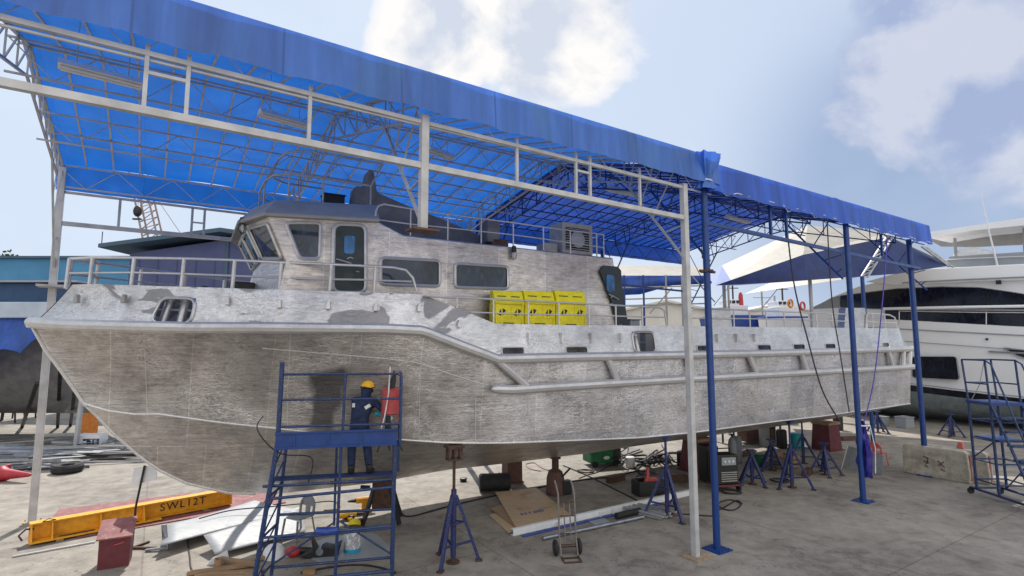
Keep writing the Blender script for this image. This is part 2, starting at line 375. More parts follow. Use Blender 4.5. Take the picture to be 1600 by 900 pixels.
    bk_ = noise(nt, mapping(nt, (.8, .8, .8)), 1.4, 2, .5); bump(nt, bs, mth(nt, 'ADD', mth(nt, 'MULTIPLY', h, .6), mth(nt, 'MULTIPLY', bk_.outputs[0], 3.5)), .4, .02); return m
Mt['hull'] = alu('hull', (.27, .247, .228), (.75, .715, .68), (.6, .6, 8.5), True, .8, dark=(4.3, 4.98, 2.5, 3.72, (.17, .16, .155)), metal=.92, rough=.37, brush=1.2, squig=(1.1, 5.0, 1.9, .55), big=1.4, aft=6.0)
Mt['hullbottom'] = alu('hullbottom', (.38, .36, .34), (.84, .81, .775), (.7, .7, 7), True, .7, metal=.85, rough=.40, brush=1.4, squig=(1.1, 4, 1.4, .35), big=1.1)
Mt['bulwark'] = alu('bulwark', (.38, .38, .395), (.74, .735, .74), (.9, .9, 6), False, 1.6, patch=(.22, .215, .23), patch_amt=.85, patch_u=8.2, metal=.8, rough=.38, brush=1.1, squig=(1.6, 4.0, 2.2, .5), big=1.0)
Mt['cabin'] = alu('cabin', (.36, .33, .31), (.78, .735, .70), (.6, .6, 8), True, .7, metal=.85, rough=.40, brush=1.2, squig=(1.0, 5, 1.2, .35), big=1.0)
Mt['alu_plain'] = alu('alu_plain', (.42, .42, .43), (.66, .66, .66), (1.5, 1.5, 1.5), False, 1, metal=.8, rough=.38, brush=.4)
Mt['weld'] = paint('weld', (.72, .70, .68), .4, .5, var=.2, scale=30)
Mt['rail'] = alu('rail', (.46, .45, .45), (.72, .71, .70), (3, 3, 3), False, .5, metal=.6, rough=.45, brush=.4)
Mt['sheet'] = alu('sheet', (.27, .28, .295), (.42, .43, .44), (1, 6, 1), False, .8, metal=.15, rough=.55, brush=.7)
Mt['scrap'] = alu('scrap', (.16, .18, .22), (.52, .55, .6), (1, 1, 1), False, .6, metal=.85, rough=.38, brush=.6)
# ------------------------------------------------------------------ world, sun
SUN_AZ, SUN_EL = math.atan2(-.22, .97), R(50)
w = bpy.data.worlds.new('World'); sc.world = w; w.use_nodes = True; nt = w.node_tree
bg = nt.nodes['Background']; bg.inputs[1].default_value = .11
sky = nt.nodes.new('ShaderNodeTexSky'); sky.sky_type = 'NISHITA'; sky.sun_disc = False; sky.sun_elevation = SUN_EL; sky.sun_rotation = SUN_AZ % (2*math.pi)
sky.air_density = 1.0; sky.dust_density = 2.2; sky.ozone_density = 1.5
tc = nt.nodes.new('ShaderNodeTexCoord')
def wnoise(scale, sq=(1, 1, 1), detail=7, rough=.58, dist=.3, off=(0, 0, 0)):
    mp = nt.nodes.new('ShaderNodeMapping'); mp.inputs['Scale'].default_value = sq; mp.inputs['Location'].default_value = off
    nt.links.new(tc.outputs['Generated'], mp.inputs[0]); return noise(nt, mp, scale, detail, rough, dist)
def blob(px, py, r0, r1):                                 # 1 inside the cone r0, 0 outside r1 (degrees)
    d = ray(px, py).normalized(); vm = nt.nodes.new('ShaderNodeVectorMath'); vm.operation = 'DOT_PRODUCT'
    nt.links.new(tc.outputs['Generated'], vm.inputs[0]); vm.inputs[1].default_value = d
    a = mth(nt, 'ARCCOSINE', vm.outputs['Value']); mr = nt.nodes.new('ShaderNodeMapRange'); mr.interpolation_type = 'SMOOTHSTEP'
    mr.inputs[1].default_value = R(r0); mr.inputs[2].default_value = R(r1); mr.inputs[3].default_value = 1; mr.inputs[4].default_value = 0
    nt.links.new(a, mr.inputs[0]); return mr.outputs[0]
def blob2(dv, r0, r1):
    d = V(dv).normalized(); vm = nt.nodes.new('ShaderNodeVectorMath'); vm.operation = 'DOT_PRODUCT'
    nt.links.new(tc.outputs['Generated'], vm.inputs[0]); vm.inputs[1].default_value = d
    a = mth(nt, 'ARCCOSINE', vm.outputs['Value']); mr = nt.nodes.new('ShaderNodeMapRange'); mr.interpolation_type = 'SMOOTHSTEP'
    mr.inputs[1].default_value = R(r0); mr.inputs[2].default_value = R(r1); mr.inputs[3].default_value = 1; mr.inputs[4].default_value = 0
    nt.links.new(a, mr.inputs[0]); return mr.outputs[0]
veil = wnoise(2.1, (1, 1, 2.2), 6, .55, .5)
cum = wnoise(6.0, (1, 1, 1.2), 8, .56, .35)
cum2 = wnoise(6.0, (1, 1, 1.2), 5, .56, .35, (.05, -.02, -.09))
big = wnoise(2.6, (1, 1, 1.3), 5, .5, .3, (3.1, .4, 1.7))
hz = nt.nodes.new('ShaderNodeMapRange'); hz.interpolation_type = 'SMOOTHSTEP'; sepw = nt.nodes.new('ShaderNodeSeparateXYZ'); nt.links.new(tc.outputs['Generated'], sepw.inputs[0])
hz.inputs[1].default_value = -.02; hz.inputs[2].default_value = .75; hz.inputs[3].default_value = 1; hz.inputs[4].default_value = 0; nt.links.new(sepw.outputs[2], hz.inputs[0])
HAZE = (4.35, 5.1, 6.3)
base = mixc(nt, sky.outputs[0], HAZE, .86)
base = mixc(nt, base, (5.2, 5.9, 6.7), mth(nt, 'MULTIPLY', mth(nt, 'POWER', hz.outputs[0], 3.), .7))
base = mixc(nt, base, (5.0, 5.8, 6.9), mth(nt, 'MULTIPLY', blob(200, 100, 10, 45), .9))
vr = ramp(nt, veil, [(.35, 0.), (.68, .55)])
base = mixc(nt, base, (4.5, 5.1, 6.2), vr.outputs[0])
# grey-blue bank low on the right
bank = mth(nt, 'MULTIPLY', blob(1600, 340, 9, 27), ramp(nt, big, [(.3, .5), (.65, .95)]).outputs[0])
base = mixc(nt, base, (1.9, 2.65, 4.25), bank)
def cumulus(blobs, lo, hi, base, bias=0.):
    b = blobs[0]
    for x in blobs[1:]: b = mth(nt, 'MAXIMUM', b, x)
    s = mth(nt, 'ADD', mth(nt, 'MULTIPLY', b, 1+bias), mth(nt, 'MULTIPLY', mth(nt, 'SUBTRACT', cum.outputs[0], .5), 2.3))
    r = ramp(nt, s, [(.30, 0.), (.48, .6), (.8, 1.)])
    sh = ramp(nt, mth(nt, 'ADD', mth(nt, 'ADD', .15, mth(nt, 'MULTIPLY', big.outputs[0], .7)), mth(nt, 'MULTIPLY', mth(nt, 'SUBTRACT', cum.outputs[0], cum2.outputs[0]), 1.6)), [(.3, lo), (.62, hi)])
    return mixc(nt, base, sh.outputs[0], mth(nt, 'MULTIPLY', r.outputs[0], .93))
base = cumulus([blob(700, 30, 3, 9), blob(790, -30, 4, 13), blob(645, 80, 1, 6), blob(850, 40, 3, 11)], (4.6, 5.0, 5.8), (7.2, 7.0, 6.8), base, .35)
base = cumulus([blob(1430, 120, 2, 9.5), blob(1520, 60, 3, 11), blob(1600, 160, 3, 10), blob(1480, 10, 2, 9)], (2.7, 3.3, 4.9), (4.5, 4.8, 5.7), base)
# bright cloud bank added behind the camera, unseen, to fill the shaded sides
bk2 = mth(nt, 'MULTIPLY', blob2((.25, -.85, .5), 28, 75), ramp(nt, big, [(.3, .55), (.6, 1.)]).outputs[0])
base = mixc(nt, base, (10.6, 10.3, 9.9), bk2)
nt.links.new(base, bg.inputs[0])
sl = bpy.data.lights.new('sun', 'SUN'); sl.energy = 3.9; sl.angle = R(.53); sl.color = (1, .955, .88)
so = bpy.data.objects.new('sun', sl); C.objects.link(so)
tosun = V((math.sin(SUN_AZ)*math.cos(SUN_EL), math.cos(SUN_AZ)*math.cos(SUN_EL), math.sin(SUN_EL)))
so.rotation_euler = tosun.to_track_quat('Z', 'Y').to_euler(); so.location = tosun*60
vs = sc.view_settings; vs.view_transform = 'Standard'; vs.look = 'None'; vs.gamma = 1; vs.exposure = 0.38
sc.cycles.max_bounces = 8; sc.cycles.diffuse_bounces = 4; sc.cycles.glossy_bounces = 4; sc.cycles.use_denoising = True
# ------------------------------------------------------------------ ground
def groundmat():
    m, nt, bs, out = newmat('concrete'); mp = mapping(nt, 1)
    n1 = noise(nt, mp, .35, 6, .6, .4); n2 = noise(nt, mp, 2.4, 8, .65, .2); n3 = noise(nt, mp, 30, 4, .6)
    s = mth(nt, 'ADD', mth(nt, 'MULTIPLY', n1.outputs[0], .55), mth(nt, 'MULTIPLY', n2.outputs[0], .45))
    c = ramp(nt, s, [(.36, (.17, .153, .135)), (.5, (.31, .285, .25)), (.64, (.42, .392, .345))]).outputs[0]
    st = ramp(nt, noise(nt, mapping(nt, 1), 1.1, 9, .7, .6), [(.56, 0.), (.70, .65)]); c = mixc(nt, c, (.10, .085, .075), st.outputs[0])
    sp = ramp(nt, noise(nt, mapping(nt, 1), 5.5, 5, .6), [(.66, 0.), (.71, .75)]); c = mixc(nt, c, (.13, .11, .10), sp.outputs[0])
    rp = ramp(nt, noise(nt, mapping(nt, (1, 1, 1)), .9, 5, .6, .2), [(.66, 0.), (.74, .35)]); c = mixc(nt, c, (.33, .17, .13), rp.outputs[0])
    dg = ramp(nt, noise(nt, mapping(nt, (.35, 2.6, 1)), 1.6, 6, .7, .8), [(.6, 0.), (.7, .45)]); c = mixc(nt, c, (.12, .10, .095), dg.outputs[0])
    c = mixc(nt, c, (.93, .905, .87), 1., 'MULTIPLY'); fine = ramp(nt, n3, [(.3, .86), (.7, 1.1)]); c = mixc(nt, c, fine.outputs[0], 1., 'MULTIPLY')
    # slab joints along the yard
    tcx = nt.nodes.new('ShaderNodeTexCoord'); mr = nt.nodes.new('ShaderNodeMapping'); mr.inputs['Rotation'].default_value = (0, 0, R(-33)); nt.links.new(tcx.outputs['Object'], mr.inputs[0])
    bk = nt.nodes.new('ShaderNodeTexBrick'); bk.offset = 0; bk.inputs['Scale'].default_value = 1; bk.inputs['Brick Width'].default_value = 6; bk.inputs['Row Height'].default_value = 5; bk.inputs['Mortar Size'].default_value = .018
    bk.inputs['Color1'].default_value = (1, 1, 1, 1); bk.inputs['Color2'].default_value = (.92, .92, .93, 1); bk.inputs['Mortar'].default_value = (.72, .70, .67, 1); nt.links.new(mr.outputs[0], bk.inputs[0])
    c = mixc(nt, c, bk.outputs[0], 1., 'MULTIPLY')
    # hairline cracks
    vo = nt.nodes.new('ShaderNodeTexVoronoi'); vo.feature = 'DISTANCE_TO_EDGE'; vo.inputs['Scale'].default_value = .33
    wv = nt.nodes.new('ShaderNodeVectorMath'); wv.operation = 'ADD'; nt.links.new(mp.outputs[0], wv.inputs[0]); nt.links.new(n2.outputs[1], wv.inputs[1]); nt.links.new(wv.outputs[0], vo.inputs[0])
    cr = ramp(nt, vo, [(.0015, .35), (.0045, 1.)]); c = mixc(nt, c, cr.outputs[0], .85, 'MULTIPLY')
    nt.links.new(c, bs.inputs['Base Color']); rr = ramp(nt, n1, [(.3, .75), (.7, .92)]); nt.links.new(rr.outputs[0], bs.inputs['Roughness'])
    bump(nt, bs, mth(nt, 'ADD', n3.outputs[0], n2.outputs[0]), .25, .01); return m
g = MB(); g.grid([[(x, y, 0) for x in (-900, -60, -20, 0, 20, 60, 900)] for y in (-60, 0, 20, 60, 1800)])
tag(g.build('ground', groundmat(), smooth=0), 'pale stained concrete yard under the boats', 'ground', kind='structure')
# ------------------------------------------------------------------ the aluminium crew boat
BO = Frame((-8.6095, 9.7357, 0), 59.5)
def b_ch(u): return 0 if u <= .84 else 2.85*(1-max(0, 1-(u-.84)/7.5)**1.5)
def b_f(u): return 0 if u <= 0 else 3.05*(1-max(0, 1-u/8)**2.2)
def tabc(b, pts): return interp([(q.x, q.z) for q in (BO.curve(b, *p) for p in pts)])
FEND = [(100,507.5),(200,510),(300,512),(400,512),(500,513),(600,514),(660,517),(700,533),(775,561),(850,559),(950,557),(1072,554.5),(1200,552),(1300,549),(1424,545)]
w_f = interp([(0, 4.59)]+[(q.x, q.z) for q in (BO.curve(b_f, *p) for p in FEND)])
w_ch = tabc(b_ch, [(250,647),(350,661),(400,666),(500,677),(627,687),(700,692),(800,692),(925,687),(1000,684),(1081,676),(1119,671),(1224,657),(1280,651),(1420,631)])
kt = [(q.x, q.z) for q in (BO.pv(0, *p) for p in [(48,505),(70,545),(96,580),(122,617),(130,629),(150,648),(175,675),(222,716),(250,735),(292,755),(357,770),(400,771),(450,770),(525,761),(590,754),(632,746),(700,734),(782,725),(914,709),(1000,696)])]
w_k = interp(kt+[(25, 1.2)])
b_bw = lambda u: max(0, b_f(u)-.13)
BWP = [(98,445),(150,443.5),(250,447),(400,451.5),(550,456),(661,460),(775,506),(900,508),(1200,511),(1405,513)]
w_bw = tabc(b_bw, BWP)
U_END = 25.0
boat = thing('crew_boat', 'unpainted bare aluminium crew boat standing under the blue canopy', 'boat', BO.o, BO.rz)
us = sorted(set([0, .02, .06, .12, .2, .3, .42, .56, .7, .84, .9, 1.0, 1.15]+[1.3+.2*i for i in range(25)]+[6.24, 7.82]+[6.4+.6*i for i in range(31)]+[U_END]))
us = [u for u in us if u <= U_END]
def wch2(u):
    k = w_k(u)
    if u <= .86: return k
    t = min(1, (u-.86)/.6); return lerp(max(k, w_ch(max(u, 1.5))+ (k-w_ch(1.5))*0), w_ch(u), t) if u > 1.46 else lerp(w_k(.86), w_ch(1.46), t)
def section(u, sgn):
    k = w_k(u); c = wch2(u); bc = b_ch(u); f = w_f(u)-.02; bf = b_f(u)-.05 if u > .06 else b_f(u)*.5
    bf = max(bf, 0)
    p = 1+.9*max(0, 1-u/9)
    pts = []
    for i in range(5):
        t = i/4; pts.append((u, sgn*bc*t, lerp(k, c, t**(1.0+.15*max(0, 1-u/9)))))
    for i in range(1, 8):
        t = i/7; pts.append((u, sgn*lerp(bc, bf, t**p), lerp(c, f, t)))
    return pts
# side shell and bottom of both sides
bot = MB(); side = MB()
for sg in (-1, 1):
    S_ = [section(u, sg) for u in us]
    bot.grid([s[:5] for s in S_]); side.grid([s[4:] for s in S_])
eL, eR = section(U_END, -1), section(U_END, 1)
side.add(eL[4:]+eR[4:][::-1], [tuple(range(16))]); bot.add(eL[:5]+eR[1:5][::-1], [tuple(range(9))])
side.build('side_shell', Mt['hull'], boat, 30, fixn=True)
bot.build('bottom_plating', Mt['hullbottom'], boat, 30, fixn=True)
bd = MB()
def ln(f, u0, u1, n, r, z=0): bd.tube([f(lerp(u0, u1, i/n)) for i in range(n+1)], r, 6)
ln(lambda u: (u, -b_ch(u)-.008, wch2(u)), .86, U_END, 60, .018)
bd.tube([(kt[i][0]-.004, 0, kt[i][1]) for i in range(12)], .03, 6)
def sidept(u, t, off=.006):
    c = wch2(u); f = w_f(u); p = 1+.9*max(0, 1-u/9); return (u, -lerp(b_ch(u), b_f(u)-.05, t**p)-off, lerp(c, f, t))
bd.tube([sidept(3.6+i*.2, .80-.13*(i/20)) for i in range(21)], .011, 5)
for uw, t0, t1 in ((1.75, .0, 1), (4.02, 0, 1), (6.3, 0, .98), (8.6, 0, .98), (10.9, 0, .98), (13.4, 0, .98), (16.2, 0, .98), (18.9, 0, .98), (21.6, 0, .98), (5.2, .8, 1), (7.4, .0, .5)): bd.tube([sidept(uw+.12*(1-t), t, .003) for t in [lerp(t0, t1, k/8) for k in range(9)]], .008, 5)
bd.build('weld_bead', Mt['weld'], boat)
# rub rails
fd = MB()
up = [(0.05, 0, 4.59)]+[(u, -b_f(u)-.02, w_f(u)) for u in us if .1 < u <= 25]
fd.tube([(-.03, 0, 4.6)]+[(u, -b_f(u)-.03, w_f(u)) for u in us if u > .03]+[(25.08, -3.08, w_f(25))], [.07]+[.105]*(len([u for u in us if u > .03])+1), 10)
fd.tube([(-.03, 0.02, 4.6)]+[(u, b_f(u)+.03, w_f(u)) for u in us if u > .03], .105, 8)
def fpt(px, py, v=-3.07): return BO.pv(v, px, py)
fd.build('rub_rail', Mt['rail'], boat)
lf = MB(); lo = [fpt(768,608), fpt(772,608), fpt(785,608.5)]+[fpt(x, lerp(609, 573.5, ((x-800)/626)**.93)) for x in range(800, 1427, 40)]+[fpt(1427,573)]
lf.tube(lo, [.03, .08]+[.1]*(len(lo)-2), 10); lf.build('lower_rub_rail', Mt['rail'], boat)
for a, b in (((775,562),(826,606)),((949,558),(966,598)),((1072,555),(1086,589)),((1169,553),(1183,585)),((1251,551),(1262,581)),((1387,547),(1396,575)),((1412,546),(1411,574)),((1422,546),(1421,573))):
    MB().tube([fpt(*a), fpt(*b)], .075, 8).build('rub_strut', Mt['rail'], boat)
# bulwark with freeing ports and two fairlead openings
def bwt(u, s, v_in=0, sgn=-1):
    ut = u+.5*s*max(0, 1-u/3); base = w_f(u)+.05; top = w_bw(max(ut, .75))
    b = lerp(b_f(u)-.03, b_bw(ut)-.02, s); return (ut, sgn*(max(b, 0)-v_in), lerp(base, top, s))
PORTS = [(785,820),(885,919),(1090,1116),(1185,1206),(1241,1259),(1291,1307),(1381,1391)]
pu = []
for a, b in PORTS:
    ua, ub = BO.pv(-3.03, a, 548).x, BO.pv(-3.03, b, 548).x; pu.append((ua, ub, .05, .27))
fa, fb = BO.curve(b_f, 238, 490).x, BO.curve(b_f, 306, 490).x; pu.append((fa-.02, fb-.07, .03, .70))
fa2, fb2 = BO.pv(-3.03, 992, 545).x, BO.pv(-3.03, 1026, 545).x; pu.append((fa2, fb2, .04, .78))
cols = sorted(set([round(u, 3) for u in us if u > .08 and u <= 24.5]+[round(x, 3) for p in pu for x in p[:2]]+[24.5]))
rows = [0, .03, .04, .05, .27, .5, .70, .78, 1]
def inport(u, s):
    return any(a-.001 <= u <= b+.001 and c-.001 <= s <= d+.001 for a, b, c, d in pu)
bw = MB()
for sg in (-1, 1):
    def sk(i, j): return sg == -1 and inport((cols[i]+cols[i+1])/2, (rows[j]+rows[j+1])/2)
    bw.grid([[bwt(u, s, 0, sg) for s in rows] for u in cols], skip=sk)
    bw.grid([[bwt(u, s, .05, sg) for s in rows] for u in cols], skip=sk)
    bw.grid([[bwt(u, 1, k, sg) for k in (0, .05)] for u in cols])
bw.grid([[bwt(.1, s, 0, sg) for s in rows] for sg in (-1, 1)])
# bevelled end down to the transom
for sg in (-1, 1): bw.add([bwt(24.5, 0, 0, sg), bwt(24.5, 1, 0, sg), (24.75, sg*2.85, 4.45), (24.95, sg*2.95, w_f(25)+.04)], [(0, 1, 2, 3)])
bwo = bw.build('bulwark', Mt['bulwark'], boat, 25)
for a, b, c, d in pu:
    big_ = d > .5
    P = [bwt(u, s, -.008) for u, s in ((a, c), (b, c), (b, d), (a, d))]
    m = MB(); m.tube(roundpoly(P, .16 if big_ else .09, 4), .028 if big_ else .014, 6, closed=True)
    m.build('opening_rim', Mt['alu_plain'] if big_ else Mt['rail'], bwo)
    if not big_:                                         # scupper box behind the slot
        q = MB(); q.grid([[bwt(a-.02, .0, .06), bwt(a-.02, .3, .06)], [bwt(a-.02, .0, .40), bwt(a-.02, .3, .40)], [bwt(b+.02, .0, .40), bwt(b+.02, .3, .40)], [bwt(b+.02, .0, .06), bwt(b+.02, .3, .06)]])
        q.build('scupper_box', Mt['capgrey'], bwo, 0)
for u, s0 in ((fa+.14, .0), (fa+.42, .0), (fa2+.12, 0), (fa2+.42, 0)):
    p = bwt(u, .05, .33); q = bwt(u, .66, .36); m = MB(); m.cyl(p, q, .075, n=12); m.cyl(V(q)-V((0, 0, .02)), V(q)+V((0, 0, .03)), .095, n=12); m.build('bollard', Mt['alu_plain'], boat)
for ua, ub in ((fa, fb-.1), (fa2, fb2)):
    MB().tube([bwt(ua, .4, .34), bwt(ub, .4, .34)], .02, 6).build('bollard_bar', Mt['alu_plain'], boat)
# vertical stiffener stubs and cutouts on the bulwark face
for x, y in ((119,467),(193,467),(355,470),(436,475),(513,477),(587,480),(655,481),(718,506)):
    q = BO.curve(lambda u: b_f(u)-.03, x, y); m = MB(); sgm = -1
    d_ = V((b_f(q.x-.05)-b_f(q.x+.05), .1, 0)); tn = V((.1, -(b_f(q.x+.05)-b_f(q.x-.05)), 0)).normalized(); nn_ = V((tn.y, -tn.x, 0))
    m.prism([V(q)+tn*a+V((0, 0, b))+nn_*.025 for a, b in ((-.035, -.075), (.04, -.07), (.03, .075), (-.01, .085), (-.04, 0))], nn_*-.08)
    m.build('fender_lug', Mt['alu_plain'] if x > 250 else Mt['capgrey'], boat, 0, bevel=.008)
for x in (826, 877, 923, 969, 1120, 1150, 1178):
    q = BO.pv(-2.97, x, 528); MB().box((q.x, -2.985, q.z), (.05, .09, .22)).build('fender_lug', Mt['bulwark'], boat, 0, bevel=.008)
# deck
dk = MB(); dk.grid([[(u, -b_f(u)+.06, w_f(u)-.03), (u, 0, w_f(u)+.03), (u, b_f(u)-.06, w_f(u)-.03)] for u in us if u > .2]); dk.build('deck', Mt['alu_plain'], boat, 30)
# ---------------- superstructure
VC = -2.1
def cp(px, py, v=VC): return BO.pv(v, px, py)
def c2(px, py, v=VC): q = BO.pv(v, px, py); return (q.x, q.z)
ct, cs = cp(419, 336), cp(447, 409); rear, sl, ra, ab = cp(590, 345), cp(631, 367), cp(958, 403), cp(974, 507)
ft, fs = cp(383, 343, -1.0), cp(411, 408, -1.0)
zt = 6.6
deck_c = 3.75
lowf = cp(436, 455)
outline = [V((ct.x, VC, ct.z)), rear, sl, ra, V((ab.x+.1, VC, deck_c)), V((6.7, VC, deck_c)), V((6.3, VC, 4.38)), V((lowf.x, VC, 4.38)), lowf, cs]
cab = MB()
roofpts = outline
# both sides, roof strips, aft wall
for sg in (1, -1): cab.add([V((p.x, p.y*sg, p.z)) for p in outline], [tuple(range(len(outline)))])
def strip(a, b): cab.add([V((a.x, VC, a.z)), V((b.x, VC, b.z)), V((b.x, -VC, b.z)), V((a.x, -VC, a.z))], [(0, 1, 2, 3)])
strip(outline[0], outline[1]); strip(outline[1], outline[2]); strip(outline[2], outline[3]); strip(outline[3], outline[4])
# front facets: corner panel and centre panel, raked forward at the top
lowc = V((lowf.x-.35, -1.0, lowf.z)); ff = V((lowf.x-.35, -1, 4.38))
for sg in (1, -1):
    mir = lambda p: V((p.x, p.y*sg, p.z))
    cab.add([mir(p) for p in (V((ct.x, VC, ct.z)), V((ft.x, -1, ct.z+.03)), fs, cs)], [(0, 1, 2, 3)])
    cab.add([mir(p) for p in (cs, fs, lowc, lowf)], [(0, 1, 2, 3)])
    cab.add([mir(p) for p in (lowf, lowc, ff, V((lowf.x, VC, 4.38)))], [(0, 1, 2, 3)])
def mirr(p): return V((p.x, -p.y, p.z))
for a, b in ((V((ft.x, -1, ct.z+.03)), fs), (fs, lowc), (lowc, ff)): cab.add([a, b, mirr(b), mirr(a)], [(0, 1, 2, 3)])
cab.add([V((ct.x, VC, ct.z)), V((ft.x, -1, ct.z+.03)), V((ft.x, 1, ct.z+.03)), V((ct.x, -VC, ct.z))], [(0, 1, 2, 3)])
cabo = cab.build('cabin', Mt['cabin'], boat, 0, fixn=True, bevel=.03)
# windows
def window(P, nrm, name='window', glass='glass', r=.1, fr=.035, frm='rail'):
    nrm = V(nrm).normalized(); rp = roundpoly(P, r); cn_ = sum(rp, V((0, 0, 0)))/len(rp)
    o = MB().tube([p+nrm*.012 for p in rp], fr, 6, closed=True).build(name, Mt[frm], cabo)
    MB().tube([p+(cn_-p)*.045+nrm*.012 for p in rp], .016, 5, closed=True).build('gasket', Mt['rubber'], o)
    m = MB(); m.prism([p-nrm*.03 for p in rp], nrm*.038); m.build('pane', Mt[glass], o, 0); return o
out = V((0, -1, 0))
window([cp(446,348), cp(501,348.5), cp(499,404.5), cp(468,404)], out, r=.09)
window([cp(594.5,402.5), cp(687,407.5), cp(687,447.5), cp(594.5,444.5)], out, r=.1)
window([cp(711,411.5), cp(793,416.5), cp(793.5,451.5), cp(711,449)], out, r=.1)
fn = (V((ft.x, -1, ct.z))-V((ct.x, VC, ct.z))).cross(cs-V((ct.x, VC, ct.z)))
if fn.y > 0: fn = -fn
A_, B_, C_, D_ = V((ct.x, VC, ct.z)), V((ft.x, -1, ct.z+.03)), fs, cs
bil = lambda s, t: (A_*(1-s)+B_*s)*(1-t)+(D_*(1-s)+C_*s)*t
window([bil(.12, .16), bil(.9, .16), bil(.9, .93), bil(.1, .93)], fn, r=.07)
A2, B2, C2, D2 = B_, mirr(B_), mirr(C_), C_
bil2 = lambda s, t: (A2*(1-s)+B2*s)*(1-t)+(D2*(1-s)+C2*s)*t
fn2 = (B2-A2).cross(D2-A2)
if fn2.x > 0: fn2 = -fn2
for s0 in (.04, .53): window([bil2(s0, .16), bil2(s0+.43, .16), bil2(s0+.43, .93), bil2(s0, .93)], fn2, r=.07)
# doors
def door(P, P2, hand, off=0):
    rp = roundpoly(P, .16); o = MB().prism([p+out*.0 for p in rp], out*.02).build('door', Mt['door_dark'], cabo, 0)
    MB().tube([p+out*.02 for p in rp], .04, 6, closed=True).build('door_frame', Mt['rail'], o)
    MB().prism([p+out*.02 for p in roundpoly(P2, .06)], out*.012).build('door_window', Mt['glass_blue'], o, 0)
    for h in hand: MB().tube([V(p)+out*.05 for p in h], .014, 6).build('door_handle', Mt['rail'], o)
    return o
door([cp(521,350), cp(571,352), cp(571,458), cp(519,457)], [cp(537.5,368), cp(554,369), cp(553,397), cp(537,396.5)],
     [[cp(541,405), cp(546,402.5), cp(551,404.5)], [cp(524,405), cp(548,412)], [cp(555,425), cp(560,425)], [cp(522,357), cp(522,372)]])
# open door leaf at the aft end of the cabin
VL = VC-.03
L_ = lambda x, y: BO.pv(VL, x, y)
lp = [L_(936, 424), L_(942, 415), L_(964, 417), L_(969, 423), L_(970, 445), L_(980, 507), L_(964, 507), L_(954, 470), L_(945, 446)]
lo_ = MB().prism(lp, (0, -.04, 0)).build('open_door', Mt['door_dark'], cabo, 0)
VL -= .045
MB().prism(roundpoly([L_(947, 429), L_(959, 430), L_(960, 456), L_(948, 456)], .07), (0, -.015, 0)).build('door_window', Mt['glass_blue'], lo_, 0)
for h in ([(950, 460), (958, 464), (965, 468)], [(953, 465), (957, 462)], [(951, 475), (955, 475)]): MB().tube([L_(*q)+V((0, -.04, 0)) for q in h], .014, 6).build('door_handle', Mt['rail'], lo_)
# grey cap of the wheelhouse
brim = [V((ct.x-.08, VC-.1, ct.z+.02)), V((rear.x+.02, VC-.1, rear.z+.02)), V((rear.x+.02, -VC+.1, rear.z+.02)), V((ct.x-.08, -VC+.1, ct.z+.02)), V((ft.x-.14, 1.05, ct.z+.05)), V((ft.x-.14, -1.05, ct.z+.05))]
ci, cj = cp(432,312, -1.55), cp(590,321, -1.55)
crown = [V((ci.x, -1.55, ci.z)), V((cj.x, -1.55, cj.z)), V((cj.x, 1.55, cj.z)), V((ci.x, 1.55, ci.z)), V((ci.x-.3, .8, ci.z-.02)), V((ci.x-.3, -.8, ci.z-.02))]
cpm = MB(); lowb = [p-V((0, 0, .06)) for p in brim]
cpm.add(lowb+brim+crown, [(5,4,3,2,1,0)]+[(i, (i+1) % 6, 6+(i+1) % 6, 6+i) for i in range(6)]+[(6+i, 6+(i+1) % 6, 12+(i+1) % 6, 12+i) for i in range(6)]+[(12,13,14,15,16,17)])
cap = cpm.build('wheelhouse_roof', Mt['capgrey'], cabo, 0, fixn=True, bevel=.025)
# hoop rails, small box and the dark raked mast housing on the wheelhouse top
hp = lambda px, py, v: BO.pv(v, px, py)
zc = ci.z
hoop = MB()
for k, z in ((0, zc+.62), (1, zc+1.15)):
    pts = [V((ci.x+1.9, -1.3, z)), V((ci.x+.9, -1.35, z)), V((ci.x+.25, -1.3, z)), V((ci.x-.02, -1.05, z)), V((ci.x-.12, -.5, z)), V((ci.x-.12, .5, z)), V((ci.x-.02, 1.05, z)), V((ci.x+.25, 1.3, z)), V((ci.x+1.2, 1.35, z))]
    if k: pts = [p+V((.25, 0, 0)) for p in pts]
    hoop.tube(pts, .024, 6)
for x, y in ((1.9, -1.3), (.25, -1.3), (.9, -1.35), (-.12, -.5), (-.12, .5)): hoop.tube([V((ci.x+x, y, zc-.02)), V((ci.x+x, y, zc+.62)), V((ci.x+x+.25, y, zc+1.15))], .02, 6)
hoop.build('hoop_rail', Mt['grey_steel'], boat)
bx = hp(520, 318, -.3); MB().box((bx.x, -.3, bx.z-.05), (.45, .35, .42)).box((bx.x, -.3, bx.z+.17), (.5, .4, .03)).build('lamp_box', Mt['black'], boat, 0, bevel=.02)
ms = MB(); v0, v1 = -.75, .75
mp_ = [hp(553,321,v0), hp(556,290,v0), hp(572,292,v0), hp(578,263,v0), hp(585,268,v0), hp(590,300,v0), hp(640,322,v0), hp(700,345,v0), hp(752,368,v0), hp(752,392,v0), hp(600,392,v0)]
ms.prism(mp_, (0, .5, 0)).build('mast_housing', Mt['dark_tarp'], boat, 0, bevel=.04)
